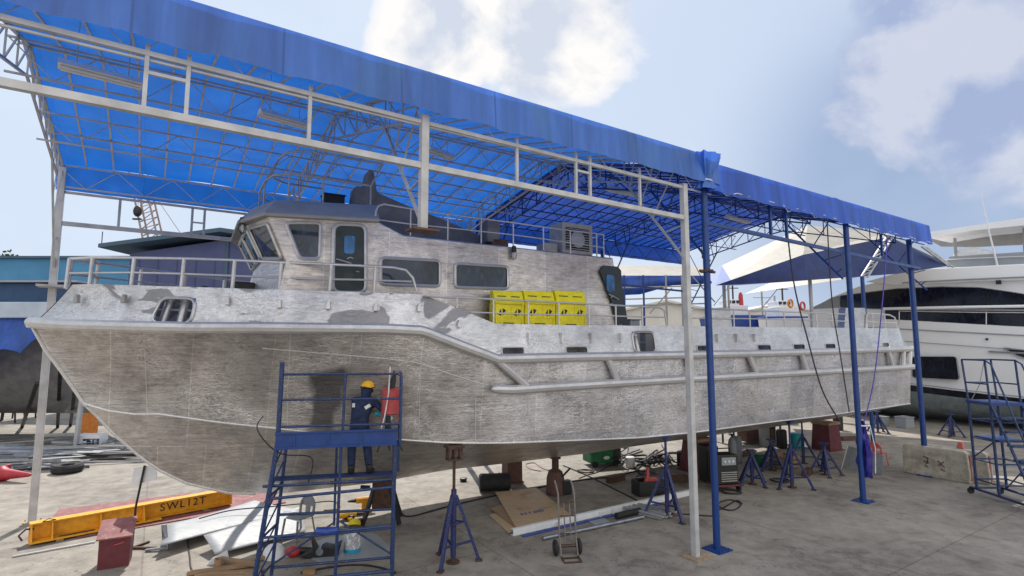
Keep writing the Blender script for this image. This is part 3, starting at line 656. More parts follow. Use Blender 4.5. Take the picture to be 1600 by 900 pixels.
# cabin-roof rail
def railset(name, top, mid, posts, v, r=.02, mat='rail', parent=None, lean=0):
    o = MB().tube([hp(x, y, v) for x, y in top], r, 8).tube([hp(x, y, v) for x, y in mid], r*.8, 8).build(name, Mt[mat], parent or boat)
    for (x, y0, y1) in posts:
        a = hp(x, y0, v); b = V((a.x+lean, v, hp(x, y1, v).z)); MB().tube([a, b], r*.9, 8).build('stanchion', Mt[mat], o)
    return o
railset('roof_rail', [(587,345),(587,330),(591,322),(600,319),(640,326),(700,335),(750,341.5),(803,348),(850,355),(890,360),(932,365),(944,367)], [(588,343),(640,350),(700,356),(803,367),(890,379),(944,387)],
        [(642,326,372),(700,335,377),(752,342,382),(802,348,388),(849,354,393),(891,360,397),(932,365,401),(943,367,402)], -2.05, .02)
# air conditioner on the cabin roof
aa, ac_, = hp(883, 350, -1.75), hp(926, 397, -1.75)
aco = MB().box(((aa.x+ac_.x)/2, -1.4, (aa.z+ac_.z)/2+.02), (ac_.x-aa.x+.1, .6, aa.z-ac_.z+.1)).build('air_conditioner', Mt['ac'], boat, 0, bevel=.02)
gm = MB(); gx0, gx1, gz0, gz1 = aa.x+.05, ac_.x-.08, ac_.z+.06, aa.z-.06
gm.box(((gx0+gx1)/2, -1.705, (gz0+gz1)/2), (gx1-gx0, .02, gz1-gz0))
gm.build('fan_grille', Mt['black'], aco, 0)
fg = MB()
for i in range(9): fg.box(((gx0+gx1)/2, -1.72, lerp(gz0, gz1, (i+.5)/9)), (gx1-gx0, .01, .016))
fg.lathe([(.2, -.005), (.22, 0), (.2, .005)], ((gx0+gx1)/2, -1.73, (gz0+gz1)/2), 20, 'Y'); fg.build('grille_bar', Mt['grey_steel'], aco, 0)
for x0, x1, y0, y1, mt, nm in ((851,872,379,393,'ac','vent_box'),(769,795,372,386,'brownbox','hatch_box'),(762,782,345,372,'dark_tarp','wrapped_bundle')):
    a, b = hp(x0, y0, -1.6), hp(x1, y1, -1.6); MB().box(((a.x+b.x)/2, -1.4, (a.z+b.z)/2-.05), (b.x-a.x, .4, a.z-b.z+.12)).build(nm, Mt[mt], boat, 0, bevel=.03)
# hanging cage lamps
def cage_lamp(p):
    p = V(p); o = MB().lathe([(.02, .16), (.05, .15), (.06, .06), (.06, .02), (.02, .02)], p, 12).build('cage_lamp', Mt['black'], boat)
    MB().sph(p-V((0, 0, .06)), (.045, .045, .08)).build('lamp_globe', Mt['reflect'], o)
    m = MB()
    for k in range(6):
        a = k*math.pi/3; m.tube([p+V((.06*math.cos(a), .06*math.sin(a), .02)), p+V((.065*math.cos(a), .065*math.sin(a), -.1)), p+V((.02*math.cos(a), .02*math.sin(a), -.17))], .006, 4)
    m.build('lamp_cage', Mt['black'], o)
cage_lamp(hp(803, 395, -2.2)); cage_lamp(hp(379, 352, -1.15))
# deck rails
f_of = lambda u: b_f(u)-.32
def rb(px, py): return BO.curve(lambda u: max(.05, b_f(min(u, 9))-.3), px, py)
fr = MB(); top = [(107,404),(145,402),(210,403),(288,404),(367,406.5),(440,410)]; mid = [(107,427),(210,426),(288,428),(367,431),(440,434)]
T = [rb(*p) for p in top]; M_ = [rb(*p) for p in mid]
xt = [(490,412),(560,415),(615,418),(634,422),(645,434),(651,455)]; xm = [(490,436),(560,437),(643,440)]
T += [rb(*p) for p in xt]; M_ += [rb(*p) for p in xm]
zt0, zm0 = T[0].z, M_[0].z
T = [V((.85, .0, zt0)), V((.9, -.35, zt0))]+T; M_ = [V((.85, 0, zm0)), V((.9, -.35, zm0))]+M_
fro = fr.tube(T, .027, 8).tube(M_, .02, 8).tube([mirr(p) for p in T[:8]], .027, 8).tube([mirr(p) for p in M_[:7]], .02, 8).build('bow_rail', Mt['rail'], boat)
for x, y in ((109,404),(145,402),(210,403),(288,404),(367,406.5),(440,410),(518,413),(587,416)):
    p = rb(x, y); q = V((p.x-.02, p.y, w_bw(max(.75, p.x))-.06)); MB().tube([p, q], .034, 8).build('stanchion', Mt['rail'], fro)
    if p.x < 4: MB().tube([mirr(p), mirr(q)], .034, 8).build('stanchion', Mt['rail'], fro)
VR = -2.88
railset('side_rail', [(664,462),(682,463.5),(740,466),(770,467.5),(825,470),(920,475),(1003,479),(1030,480.5),(1038,485),(1042,509)], [(735,488),(770,489),(825,491),(920,492.5),(1003,495),(1038,496)],
        [(714,465,482),(771,467.5,505),(825,470,508),(873,473,509),(920,475,510),(962,478,510),(1003,479,511)], VR, .022)
railset('aft_side_rail', [(1077,512),(1078,490),(1082,482),(1110,482),(1170,485),(1250,488),(1322,491)], [(1078,497),(1170,498),(1250,499.5),(1322,502)],
        [(1110,482,512),(1146,484,512),(1171,485,512),(1197,486,512),(1225,487,512),(1252,488,512),(1275,489,512),(1300,490,512)], VR, .022)
railset('stern_rail', [(1353,513),(1354,492),(1357,490),(1390,492),(1398,496),(1403,513)], [(1354,503),(1402,505)], [(1363,491,513),(1382,491.5,513)], VR, .026)
for x0, x1, x2, x3 in ((1112,1141,1145,1113),(1322,1352,1357,1320)):
    MB().prism([hp(x0,481,-2.85), hp(x1,481,-2.85), hp(x2,514,-2.85), hp(x3,514,-2.85)], (0, .25, 0)).build('bulwark_post', Mt['bulwark'], boat, 0, bevel=.02)
# aft deck fittings seen over the rail
for x, y, v, s, mt, nm in ((1010,492,-1.2,(.8,.7,.55),'capgrey','deck_locker'),(985,480,-1.5,(.35,.35,.9),'gel_grey','vent_post'),(1150,500,-1.0,(1.6,.9,.5),'capgrey','engine_hatch'),(1215,495,.2,(1.3,.7,.8),'gel_grey','deck_locker')):
    p = hp(x, y, v); MB().box((p.x, v, 3.95+s[2]/2), s).box((p.x, v, 3.95+s[2]+.02), (s[0]+.06, s[1]+.06, .04)).build(nm, Mt[mt], boat, 0, bevel=.03)
# windlass and cleats on the foredeck
p = rb(262, 440); wl = MB().box((p.x+.6, -.3, w_f(p.x)+.5), (.4, .3, .5)).cyl((p.x+.6, -.62, w_f(p.x)+.72), (p.x+.6, .05, w_f(p.x)+.72), .12).build('windlass', Mt['black'], boat)
p = rb(345, 440); MB().box((p.x+.4, -.8, w_f(p.x)+.55), (.45, .4, .75)).build('deck_box', Mt['black'], boat, 0, bevel=.03)
# ---------------- three yellow floats on the side deck
grp = 'yellow buoyant floats on the side deck'
xs = [774, 822, 871, 920]
for i in range(3):
    xa, xb = xs[i]+2, xs[i+1]-1; a = hp(xa, 478, -2.62); b = hp(xb, 508, -2.62); zt_ = hp((xa+xb)/2, 473.5, -2.62).z; zb = 4.5; W_ = b.x-a.x; cx = (a.x+b.x)/2
    zup = hp((xa+xb)/2, 456.5, -2.3).z
    lab = ('yellow buoyant float with black arrows, nearest the wheelhouse of the three', 'yellow buoyant float with black arrows, middle one of three behind the rail', 'yellow buoyant float with black arrows, nearest the stern of the three')[i]
    fo = thing('buoyant_float', lab, 'life float', BO.wld((cx, -2.45, 4.2)), BO.rz, grp)
    lz = lambda z: z-4.2
    MB().box((0, .03, lz((zb+zt_)/2)), (W_+.02, .24, zt_-zb)).build('float_body', Mt['yellow'], fo, 0, bevel=.012)
    MB().prism([(-W_/2, -.14, lz(zt_-.02)), (-W_/2, -.1, lz(zt_+.03)), (-W_/2, .0, lz(zup)), (-W_/2, .14, lz(zup)), (-W_/2, .14, lz(zt_-.02))], (W_+.015, 0, 0)).build('float_top', Mt['yellow'], fo, 0, bevel=.01, fixn=True)
    sl_ = MB()
    for k in (-.24, .24): sl_.box((k*W_, -.052, lz((zt_+.03+zup)/2)), (.3*W_, .02, .02))
    sl_.box((-.02, -.094, lz(zb+.16)), (.35*W_, .012, .02)); sl_.build('slot', Mt['black'], fo, 0)
    for k in (-.27, .27):
        c = V((k*W_, -.092, lz(lerp(zb, zt_, .66)))); m = MB(); s_ = .085
        pl = MB().prism(roundpoly([c+V((x*.15, 0, z*.13)) for x, z in ((-1, -1), (1, -1), (1, 1), (-1, 1))], .04), (0, -.012, 0)).build('marker_panel', Mt['yellow'], fo, 0)
        for sx in (-1, 1): m.prism([c+V((sx*.018, -.013, s_*sx*1.0)), c+V((sx*.10, -.013, .045*sx)), c+V((sx*.018, -.013, -s_*.9*sx))], (0, -.004, 0))
        m.build('arrow_mark', Mt['black'], fo, 0)
    for sx in (-1, 1): MB().box((sx*(W_/2-.03), -.1, lz((zb+zt_)/2)), (.05, .03, zt_-zb-.02)).build('float_rib', Mt['yellow'], fo, 0, bevel=.008)
# ------------------------------------------------------------------ canopies
CF = Frame(G(1087, 870), 56.5)
def sheetwave(u, v, k): return .035*math.sin(u*3.1+k)*math.sin(v*1.7+k*2)+.03*mnoise.noise(V((u*.9, v*.9, k)))
def lattice(m, p, q, drop, n, r, up=V((0, 0, 1)), zig=True, sq=False):
    """parallel-chord lattice: two chords and zigzag webs"""
    p = V(p); q = V(q); dv = V(drop)
    m.bar(p, q, r*2.2); m.bar(p+dv, q+dv, r*2.2)
    for i in range(n):
        a = p.lerp(q, i/n); b = p.lerp(q, (i+.5)/n)+dv; c = p.lerp(q, (i+1)/n)
        m.tube([a, b, c], r*.8, 5)
    return m
def canopy(name, label, fr, u0, u1, W, ze0, zr, ze1, pcol, posts, farposts, tie, toprail, fas, tarpm, fasm, nraf, left_gable=False, ridge=.5):
    root = thing(name, label, 'canopy', fr.o, fr.rz)
    rv = W*ridge
    def zroof(v): return lerp(ze0, zr, v/rv) if v <= rv else lerp(zr, ze1, (v-rv)/(W-rv))
    nu = int((u1-u0)*2.2); vs = [-.12, .6, 1.5, 2.5, 3.5, rv, rv+1, rv+2, rv+3, rv+4, W+.1]
    vs = [v for v in vs if v <= W+.1]
    MB().grid([[(lerp(u0, u1, i/nu), v, zroof(max(0, min(W, v)))+.06+sheetwave(lerp(u0, u1, i/nu), v, 1)) for v in vs] for i in range(nu+1)]).build('roof_sheet', Mt[tarpm], root, 60)
    nf = int((u1-u0)*9)
    def fz(u): return .02*math.sin(u*5.3)+.015*math.sin(u*13.1)+.03*mnoise.noise(V((u*2, 3, 0)))
    MB().grid([[(lerp(u0, u1, i/nf), -.16-s*.05+fz(lerp(u0, u1, i/nf))*s, lerp(ze0+.07, ze0-fas, s)+(.0 if s < 1 else .022*abs(math.sin((lerp(u0, u1, i/nf)-u0)*2.73))+.012*mnoise.noise(V((i*.3, 0, 0))))) for s in (0, .33, .66, 1)] for i in range(nf+1)]).build('fascia', Mt[fasm], root, 60)
    MB().grid([[(lerp(u0, u1, i/nf), W+.14+fz(lerp(u0, u1, i/nf))*s, lerp(ze1+.07, ze1-.62, s)) for s in (0, .5, 1)] for i in range(nf+1)]).build('far_fascia', Mt[tarpm], root, 60)
    for i in range(nraf+1):
        u = lerp(u0+.05, u1-.05, i/nraf); MB().bar((u, 0, ze0), (u, rv, zr), .036).bar((u, rv, zr), (u, W, ze1), .036).build('rafter', Mt['white_steel' if pcol == 'grey_steel' else pcol], root, 0)
    for v in (1.6, rv-.05, W-1.8):
        MB().bar((u0, v, zroof(v)-.05), (u1, v, zroof(v)-.05), .04).build('purlin', Mt[pcol], root, 0)
    # lattice under the ridge and on both eaves
    n = int((u1-u0)/1.15); lat_m = 'white_steel' if pcol == 'grey_steel' else pcol
    lattice(MB(), (u0, 0.02, ze0-.02), (u1, .02, ze0-.02), (0, 0, toprail-ze0+.02), n, .012).build('eave_truss', Mt[lat_m], root, 0)
    lattice(MB(), (u0, W-.03, ze1-.02), (u1, W-.03, ze1-.02), (0, 0, -.55), n, .017).build('eave_truss', Mt[lat_m], root, 0)
    lattice(MB(), (u0, rv-.9, zroof(rv-.9)-.12), (u1, rv-.9, zroof(rv-.9)-.12), (0, 0, -.6), n, .015).build('ridge_truss', Mt[pcol], root, 0)
    lattice(MB(), (u0, rv+2.2, zroof(rv+2.2)-.12), (u1, rv+2.2, zroof(rv+2.2)-.12), (0, 0, -.6), n, .015).build('ridge_truss', Mt[pcol], root, 0)
    return root, zroof
def cross_truss(root, u, W, zroof, zlow, mat, rv, haunch=.9, post_h=7.1):
    m = MB(); N = 12
    tp = [V((u, W*i/N, zroof(W*i/N)-.05)) for i in range(N+1)]
    lo = [V((u, W*i/N, zroof(W*i/N)-.62)) for i in range(N+1)]
    for a, b in zip(tp, tp[1:]): m.bar(a, b, .045)
    for a, b in zip(lo[1:-1], lo[2:-1]): m.bar(a, b, .042)
    for i in range(1, N): m.bar(tp[i], lo[i], .026)
    for i in range(1, N-1): m.bar(lo[i], tp[i+1] if i < N/2 else tp[i], .024) if i < N/2 else m.bar(tp[i], lo[i+1], .024)
    # haunches down the posts
    for v0, v1, i1 in ((0, 1.5, 2), (W, W-1.5, N-2)):
        a = V((u, v0, post_h-1.1)); b = lo[i1]; m.bar(a, b, .042)
        for k in range(5):
            t = (k+.5)/5; p = a.lerp(b, t); tq = V((u, v0, lerp(post_h-1.0, zroof(v0)-.1, t))) if t < .5 else tp[0 if v0 == 0 else N].lerp(tp[i1], (t-.5)*2)
            m.bar(p, tq, .024)
    return m.build('cross_truss', mat, root, 0)
def post(root, u, v, z0, z1, mat, w, plate=True, shape='sq', base=.42, lean=0):
    o = (MB().bar((u+lean, v, z0), (u, v, z1), w) if shape == 'sq' else MB().tube([(u+lean, v, z0), (u, v, z1)], w/2, 16)).build('post', mat, root, 40, bevel=.008 if shape == 'sq' else 0)
    if plate:
        m = MB().box((u+lean, v, z0+.012), (base, base, .022))
        for i in (-1, 1):
            for j in (-1, 1): m.cyl((u+lean+i*base*.36, v+j*base*.36, z0+.02), (u+lean+i*base*.36, v+j*base*.36, z0+.05), .018, n=6)
        m.build('base_plate', Mt['base_tan'] if mat is Mt['white_steel'] else mat, o, 0)
    return o
# --- near white-framed canopy over the boat
c1, zr1 = canopy('boat_canopy', 'long blue tarpaulin canopy on a white steel frame over the aluminium boat', CF, -11.5, .95, 10, 8.24, 9.55, 8.72, 'grey_steel', None, None, 6.88, 7.52, .58, 'tarp', 'fascia', 22)
Wm = Mt['white_steel']
post(c1, 0, 0, 0, 7.6, Wm, .125, base=.46)
post(c1, -11.37, 0, 0, 7.7, Wm, .12)
post(c1, -11.37, 10, 0, 8.65, Wm, .15, base=.4)
for u in (-5.95, .3): post(c1, u, 10, 0, 8.6, Wm, .15)
so_ = post(c1, -5.98, 0, 5.9, 7.68, Wm, .12, plate=False)
MB().box((-5.98, 0, 5.89), (.42, .3, .03)).build('end_plate', Mt['brownbox'], so_, 0)
MB().bar((-11.37, 0, 6.9), (0, 0, 6.86), .09).build('tie_beam', Wm, c1, 0)
MB().bar((-11.37, 0, 7.6), (0, 0, 7.52), .06).build('top_rail', Wm, c1, 0)
for u in (-9.5, -9.08, -7.66, -4.28, -2.98, -2.64, -1.33):
    MB().bar((u, 0, 6.93), (u, 0, 7.7), .045).build('hanger', Wm, c1, 0)
for a, b in ((-9.5, -9.08), (-2.98, -2.64)): MB().bar((a, 0, 7.36), (b, 0, 7.36), .04).build('hanger_brace', Wm, c1, 0)
MB().bar((-11.37, 10, 7.22), (.4, 10, 7.2), .10).build('tie_beam', Mt['grey_steel'], c1, 0)
MB().bar((-11.37, 10, 8.02), (.4, 10, 8.0), .06).build('top_rail', Mt['grey_steel'], c1, 0)
for u in (-10.15, -8.5, -8.2, -6, -4): MB().bar((u, 10, 7.25), (u, 10, 8.0), .06).build('hanger', Mt['grey_steel'], c1, 0)
MB().bar((-8.5, 10, 7.6), (-8.2, 10, 7.6), .04).build('hanger_brace', Mt['grey_steel'], c1, 0)
for u in (-11.37, -6.0, -.05): cross_truss(c1, u, 10, zr1, 8.1, Mt['grey_steel'], 5)
MB().box((-11.37, 9.9, 5.62), (.55, .5, .05)).build('bracket', Mt['grey_steel'], c1, 0)
# --- farther blue-framed canopy, over the stern
c2o, zr2 = canopy('stern_canopy', 'smaller blue tarpaulin canopy on blue pipe posts beyond the white framed one', CF, .6, 12.35, 9.8, 8.1, 9.5, 8.7, 'blue_steel', None, None, 6.8, 7.55, .6, 'tarp_dark', 'fascia2', 22)
Bm = Mt['blue_steel']
for u, k in ((.68, .44), (6.95, .42)): post(c2o, u, 0, 0, 7.75, Bm, .145, shape='round', base=k)
post(c2o, 11.75, 0.25, 0, 7.7, Bm, .16, shape='round')
for u in (.8, 6.6, 12.1): post(c2o, u, 9.6, 0, 8.2, Bm, .15, shape='round')
MB().bar((.7, 0, 6.84), (12, .1, 6.72), .08).build('tie_beam', Bm, c2o, 0)
MB().bar((.7, 9.6, 6.84), (12, 9.6, 6.72), .08).build('tie_beam', Bm, c2o, 0)
for u in (3.2, 3.9, 9.1): MB().bar((u, 0, 6.86), (u, 0, 7.6), .06).build('hanger', Bm, c2o, 0)
for u in (.8, 6.6, 12.2): cross_truss(c2o, u, 9.6, zr2, 8.0, Bm, 4.8)
MB().cyl((.68, 0, 5.75), (.68, 0, 5.8), .14).bar((.45, 0, 5.77), (.95, 0, 5.77), .05).build('bracket', Mt['rust'], c2o)
# gathered cloth at the corner where both canopies meet
m = MB(); rows_ = []
for i in range(13):
    t = i/12; row = []
    for k in range(25):
        a = 2*math.pi*k/24; r_ = lerp(.32, .13, min(1, t*1.4)) if t < .72 else lerp(.13, .22, (t-.72)/.28); r_ *= 1+.2*math.sin(k*2.6+t*2)+.1*math.sin(k*4.7)
        row.append((.62+r_*math.cos(a)*1.15, -.1+r_*math.sin(a)*.8, 8.32-t*.78))
    rows_.append(row)
m.grid(rows_); m.build('gathered_cloth', Mt['fascia'], c2o, 60)
MB().tube([(.62+.17*math.cos(a*.5236), -.1+.13*math.sin(a*.5236), 7.73+.01*math.sin(a)) for a in range(12)], .018, 5, closed=True).build('lashing', Mt['white'], c2o)
lash = MB()
for i in range(9): u = 1.0+i*1.25; lash.tube([(u, -.2, 7.58), (u+.3, -.12, 7.52+.04*math.sin(i*2)), (u+.62, -.2, 7.6), (u+1.25, -.2, 7.58)], .012, 4)
lash.build('lashing', Mt['white'], c2o)
# --- third canopy in the background, gable end towards us
K3 = Frame(CF.wld((9.5, 12.5, 0)), 56.5)
r3 = thing('far_canopy', 'dark blue gabled tarpaulin canopy farther back behind the stern posts', 'canopy', K3.o, K3.rz)
L3 = lambda px, py, Y: K3.loc(atY(px, py, Y))
A3, B3, C3, D3 = atY(1130, 447, 27), atY(1265, 385, 31), atY(1395, 372, 31), atY(1480, 412, 27)
def sheet3(P, Q, n=14, sag=.25):
    rows = []
    for i in range(n+1):
        a = P[0].lerp(P[1], i/n); b = Q[0].lerp(Q[1], i/n); rows.append([K3.loc(a.lerp(b, j/8))-V((0, 0, sag*math.sin(math.pi*j/8)*(.5+.5*math.sin(i*1.3)))) for j in range(9)])
    return rows
A, B_, C_, D_ = [K3.loc(x) for x in (atY(1118, 446, 26), atY(1255, 398, 25), atY(1390, 370, 24.5), atY(1482, 412, 25.5))]
dep = V((2, 12, 0))
lo1 = [K3.loc(atY(1150, 446, 25)), K3.loc(atY(1400, 428, 24)), K3.loc(atY(1478, 416, 25))]
A7, B6, C6 = K3.loc(atY(1100, 428, 35)), K3.loc(atY(1262, 352, 33)), K3.loc(atY(1385, 364, 33))
m1, m2 = A.lerp(B_, .18), A7.lerp(B6, .18)
MB().add([m1, B_, C_, D_, D_+dep+V((0, 0, -.4)), C6, B6, m2], [(0, 1, 6, 7), (1, 2, 5, 6), (2, 3, 4, 5)]).build('roof_sheet', Mt['cream_sheet'], r3, 0)
MB().add([A, m1, m2, A7], [(0, 1, 2, 3)]).build('roof_flap', Mt['tarp_blue'], r3, 0)
MB().grid([[A.lerp(lo1[0], 0), lo1[0]], [B_, lo1[0].lerp(lo1[1], .45)], [C_, lo1[1]], [D_, lo1[2]]]).build('gable_sheet', Mt['navy_sheet'], r3, 0)
lat = MB()
for a, b in (((1346, 432, 23.5), (1384, 372, 24)), ((1440, 385, 24), (1482, 416, 25.2))):
    p, q = [K3.loc(atY(*x)) for x in (a, b)]; n_ = 6; off = V((.55, 0, 0)); lat.bar(p, q, .06); lat.bar(p+off, q+off, .06)
    for i in range(n_): lat.bar(p.lerp(q, i/n_), (p+off).lerp(q+off, (i+1)/n_), .035); lat.bar(p.lerp(q, i/n_), (p+off).lerp(q+off, i/n_), .035)
lat.build('lattice_brace', Mt['grey_steel'], r3, 0)
for px, py, Y in ((1347, 432, 23.5), (1265, 430, 25), (1131, 446, 26)):
    p = K3.loc(atY(px, py, Y)); MB().tube([(p.x, p.y, 0), (p.x, p.y, p.z)], .08, 10).build('post', Mt['grey_steel'] if px < 1340 else Bm, r3)
# --- fluorescent fittings under the roofs
lights = [((90,102),(225,136),8.2,'nearest the left edge of the photo'),((405,178),(482,199),8.3,'second from the left under the roof'),((668,234),(706,248),8.4,'hung behind the cut-off white post'),((950,296),(998,306),8.4,'under the right half of the white framed canopy'),((1137,339),(1170,348),8.3,'under the blue framed canopy')]
for a, b, z, lab in lights:
    p, q = G(*a, z), G(*b, z); d = (q-p); L = d.length; o = thing('fluorescent_light', 'long fluorescent light fitting, '+lab, 'light fitting', (p+q)/2, math.atan2(d.y, d.x), 'fluorescent fittings under the canopy roofs')
    MB().prism([(-L/2, -.13, 0), (-L/2, .13, 0), (-L/2, .06, .1), (-L/2, -.06, .1)], (L, 0, 0)).build('fitting_body', Mt['white'], o, 0)
    for s in (-.05, .05): MB().tube([(-L/2+.03, s, -.025), (L/2-.03, s, -.025)], .02, 8).build('tube', Mt['white'], o)
    for s in (-.3, .3): MB().tube([(L*s, 0, .1), (L*s, 0, .9)], .008, 4).build('hanger_wire', Mt['grey_steel'], o)
# --- ropes and lines hanging from the blue canopy
def rope(name, label, cat, pts, r, mat, group=None):
    m = MB(); P = [V(p) for p in pts]; base = P[0].copy()
    sm = []
    for i in range(len(P)-1):
        p0, p1, p2, p3 = P[max(0, i-1)], P[i], P[i+1], P[min(len(P)-1, i+2)]
        for k in range(6):
            t = k/6; sm.append(.5*((2*p1)+(-p0+p2)*t+(2*p0-5*p1+4*p2-p3)*t*t+(-p0+3*p1-3*p2+p3)*t**3))
    sm.append(P[-1]); m.tube([p-base for p in sm], r, 6); return tag(m.build(name, Mt[mat], loc=base), label, cat, group)
gr = 'ropes hanging from the stern canopy'
rope('hanging_rope', 'slack dark rope slanting across the stern of the aluminium boat, leftmost of two', 'rope', [atY(1226,322,13.6), atY(1240,440,14), atY(1262,530,14), atY(1285,610,14), atY(1312,658,14.5)], .018, 'rope', gr)
rope('hanging_rope', 'dark rope hanging beside the second blue post, rightmost of two', 'rope', [atY(1292,340,14), atY(1300,470,14.2), atY(1314,560,14.3), atY(1327,644,14.3)], .015, 'rope', gr)
rope('hanging_rope', 'purple rope running from the roof edge down to the bundled blue cloth', 'rope', [atY(1387,368,14.9), atY(1378,480,14.6), atY(1366,590,14.4), atY(1350,660,14.3)], .014, 'rope_purple', gr)
# blue cloth bundled on the second post
bp_ = CF.wld((6.95, 0, 0))
m = MB(); rows_ = []
for i in range(31):
    t = i/30; row = []
    for k in range(29):
        a = 2*math.pi*k/28; r_ = (.06+.11*mnoise.noise(V((math.cos(a)*2.2, math.sin(a)*2.2, t*5)))*.9+.09*math.sin(math.pi*min(1, t*1.15+.05))**.6)*(1+.22*math.sin(k*2.9+t*5)+.1*math.sin(k*5.1+t*9)); row.append((.16+r_*math.cos(a), -.02+r_*math.sin(a), .62+t*1.5))
    rows_.append(row)
bo_ = thing('cloth_bundle', 'crumpled violet blue cloth bundle tied to the second blue post', 'cloth bundle', bp_, CF.rz)
m.grid(rows_); m.build('cloth', Mt['bluewrap'], bo_, 70)
MB().tube([(.16+.17*math.cos(k*.5236), -.02+.17*math.sin(k*.5236), 2.0) for k in range(12)], .02, 5, closed=True).tube([(.2, -.2, 2.0), (.28, -.26, 1.4), (.22, -.25, .75)], .012, 5).build('tie_cord', Mt['reflect'], bo_)
# ------------------------------------------------------------------ scaffold and worker
SP, SQ = V((-4.25, 9.40, 0)), V((-2.08, 9.90, 0))
sdir = (SQ-SP).normalized(); SW = (SQ-SP).length; srz = math.atan2(sdir.y, sdir.x)
sf = thing('rolling_scaffold', 'blue rolling scaffold platform with worker, in front of the hull', 'scaffold', SP, srz)
def sl_(px, py, dv=0):                       # photo point on the scaffold's near face (dv: behind it)
    n_ = V((-sdir.y, sdir.x, 0)); r = ray(px, py); o = SP+n_*dv; t = (o-CAM).dot(n_)/r.dot(n_); p = CAM+r*t-SP
    return V((p.dot(sdir), p.dot(n_), p.z))
SB = Mt['scaf_blue']; D = .72
def sbar(name, pts, r=.024, mat=SB): return MB().tube(pts, r, 8).build(name, mat, sf)
X0 = 0.0; X1 = SW
tl = sl_(441, 566); ml = sl_(434, 690)
sbar('upright', [(-.02, 0, .12), (ml.x, 0, ml.z), (tl.x, 0, tl.z)], .04)
sbar('upright', [(X1, 0, .12), (X1, 0, 2.5)], .034)
sbar('upright', [(X1, D, .12), (X1, D, 2.45)], .03)
sbar('upright', [(.14, D, .12), (ml.x+.03, D, 2.45)], .03)
p1, p2 = sl_(533, 700), sl_(520, 892); sbar('upright', [(p1.x, 0, 2.45), (p1.x-.03, 0, .3)], .026)
sbar('upright', [(1.18, D, 2.4), (1.18, D, .9)], .022)
# guard rails
gt = sl_(627, 584); g2 = sl_(627, 622.5); g3 = sl_(627, 662); gm_ = sl_(538, 583)
for zl, zr_ in ((sl_(441, 585).z, gt.z), (sl_(439, 625).z, g2.z), (sl_(437, 667).z, g3.z)): sbar('guard_rail', [(tl.x, 0, zl), (gt.x, 0, zr_)], .02)
sbar('guard_post', [(gt.x-.0, 0, 2.4), (gt.x, 0, gt.z-.05), (gt.x-.04, 0, gt.z)], .028)
sbar('guard_post', [(gm_.x, 0, 2.45), (gm_.x+.02, 0, gm_.z)], .024)
sbar('guard_rail', [(gt.x, 0, gt.z), (gt.x, D, gt.z)], .02); sbar('guard_rail', [(gt.x, 0, g2.z), (gt.x, D, g2.z)], .02)
sbar('guard_post', [(gt.x, D, 1.8), (gt.x, D, gt.z)], .022)
# side board
zA, zB = sl_(437, 702).z, sl_(437, 678).z
bx0 = ml.x-.03; bc, bw2 = (bx0+X1+.03)/2, X1+.03-bx0
bdm = MB().box((bc, -.04, (zA+zB)/2+.02), (bw2, .02, zB-zA)).box((bc, -.055, zB+.015), (bw2+.02, .05, .035)).box((bc, -.055, zA+.02), (bw2+.02, .05, .035))
for x in (.55, 1.1, 1.65): bdm.box((x, -.055, (zA+zB)/2+.02), (.04, .025, zB-zA-.03))
bdm.build('side_board', Mt['blue_steel'], sf, 0, bevel=.004)
# deck: two runners and narrow grating at the back
zD = 1.80
for v in (.12, D): sbar('deck_runner', [(.05, v, zD), (X1, v, zD)], .026)
gd = MB()
for i in range(9): gd.bar((.08, .40+i*.036, zD+.02), (X1-.02, .40+i*.036, zD+.02), .008, .02)
for i in range(7): gd.bar((.1+i*.33, .39, zD+.018), (.1+i*.33, .70, zD+.018), .008, .015)
gd.build('deck_grating', SB, sf, 0)
for v, a, b, r in ((0, 1.62, 1.70, .026), (D, 1.15, 1.12, .026), (0, 1.0, 1.04, .024), (D, .72, .78, .022), (0, .27, .29, .03), (D, .25, .25, .026)): sbar('cross_rail', [((lerp(-.02, ml.x, a/ml.z) if v == 0 else lerp(.14, ml.x+.03, a/2.5)), v, a), (X1, v, b)], r)
for x in (0.05, X1): 
    for z in (.28, 1.0, 1.66): xz = lerp(-.02, ml.x, z/ml.z) if x < 1 else x; sbar('side_rail', [(xz, 0, z), (xz+(.1 if x < 1 else 0), D, z)], .02)
for i in range(6): a = .3+i*.36; fx = lambda z: lerp(-.02, ml.x, z/ml.z); sbar('ladder_brace', [(fx(a), 0, a), (lerp(.14, ml.x+.03, a/2.5), D, a+.33)], .015)
sbar('diagonal_brace', [(X1, D, .3), (1.3, D, .95)], .018); sbar('diagonal_brace', [(.15, D, .3), (1.18, D, .95)], .018)
MB().tube([(.95, -.02, 1.06), (1.12, -.05, 1.04), (1.3, -.02, 1.05)], [.06, .075, .05], 8).build('cloth_tie', Mt['bluetag'], sf)
for x in (0, X1):
    for v in (0, D):
        o = MB().box((x, v, .16), (.05, .06, .1)).build('caster', Mt['black'], sf, 0); MB().cyl((x-.022, v-.02, .075), (x+.022, v-.02, .075), .075, n=16).build('caster_wheel', Mt['rubber'], o)
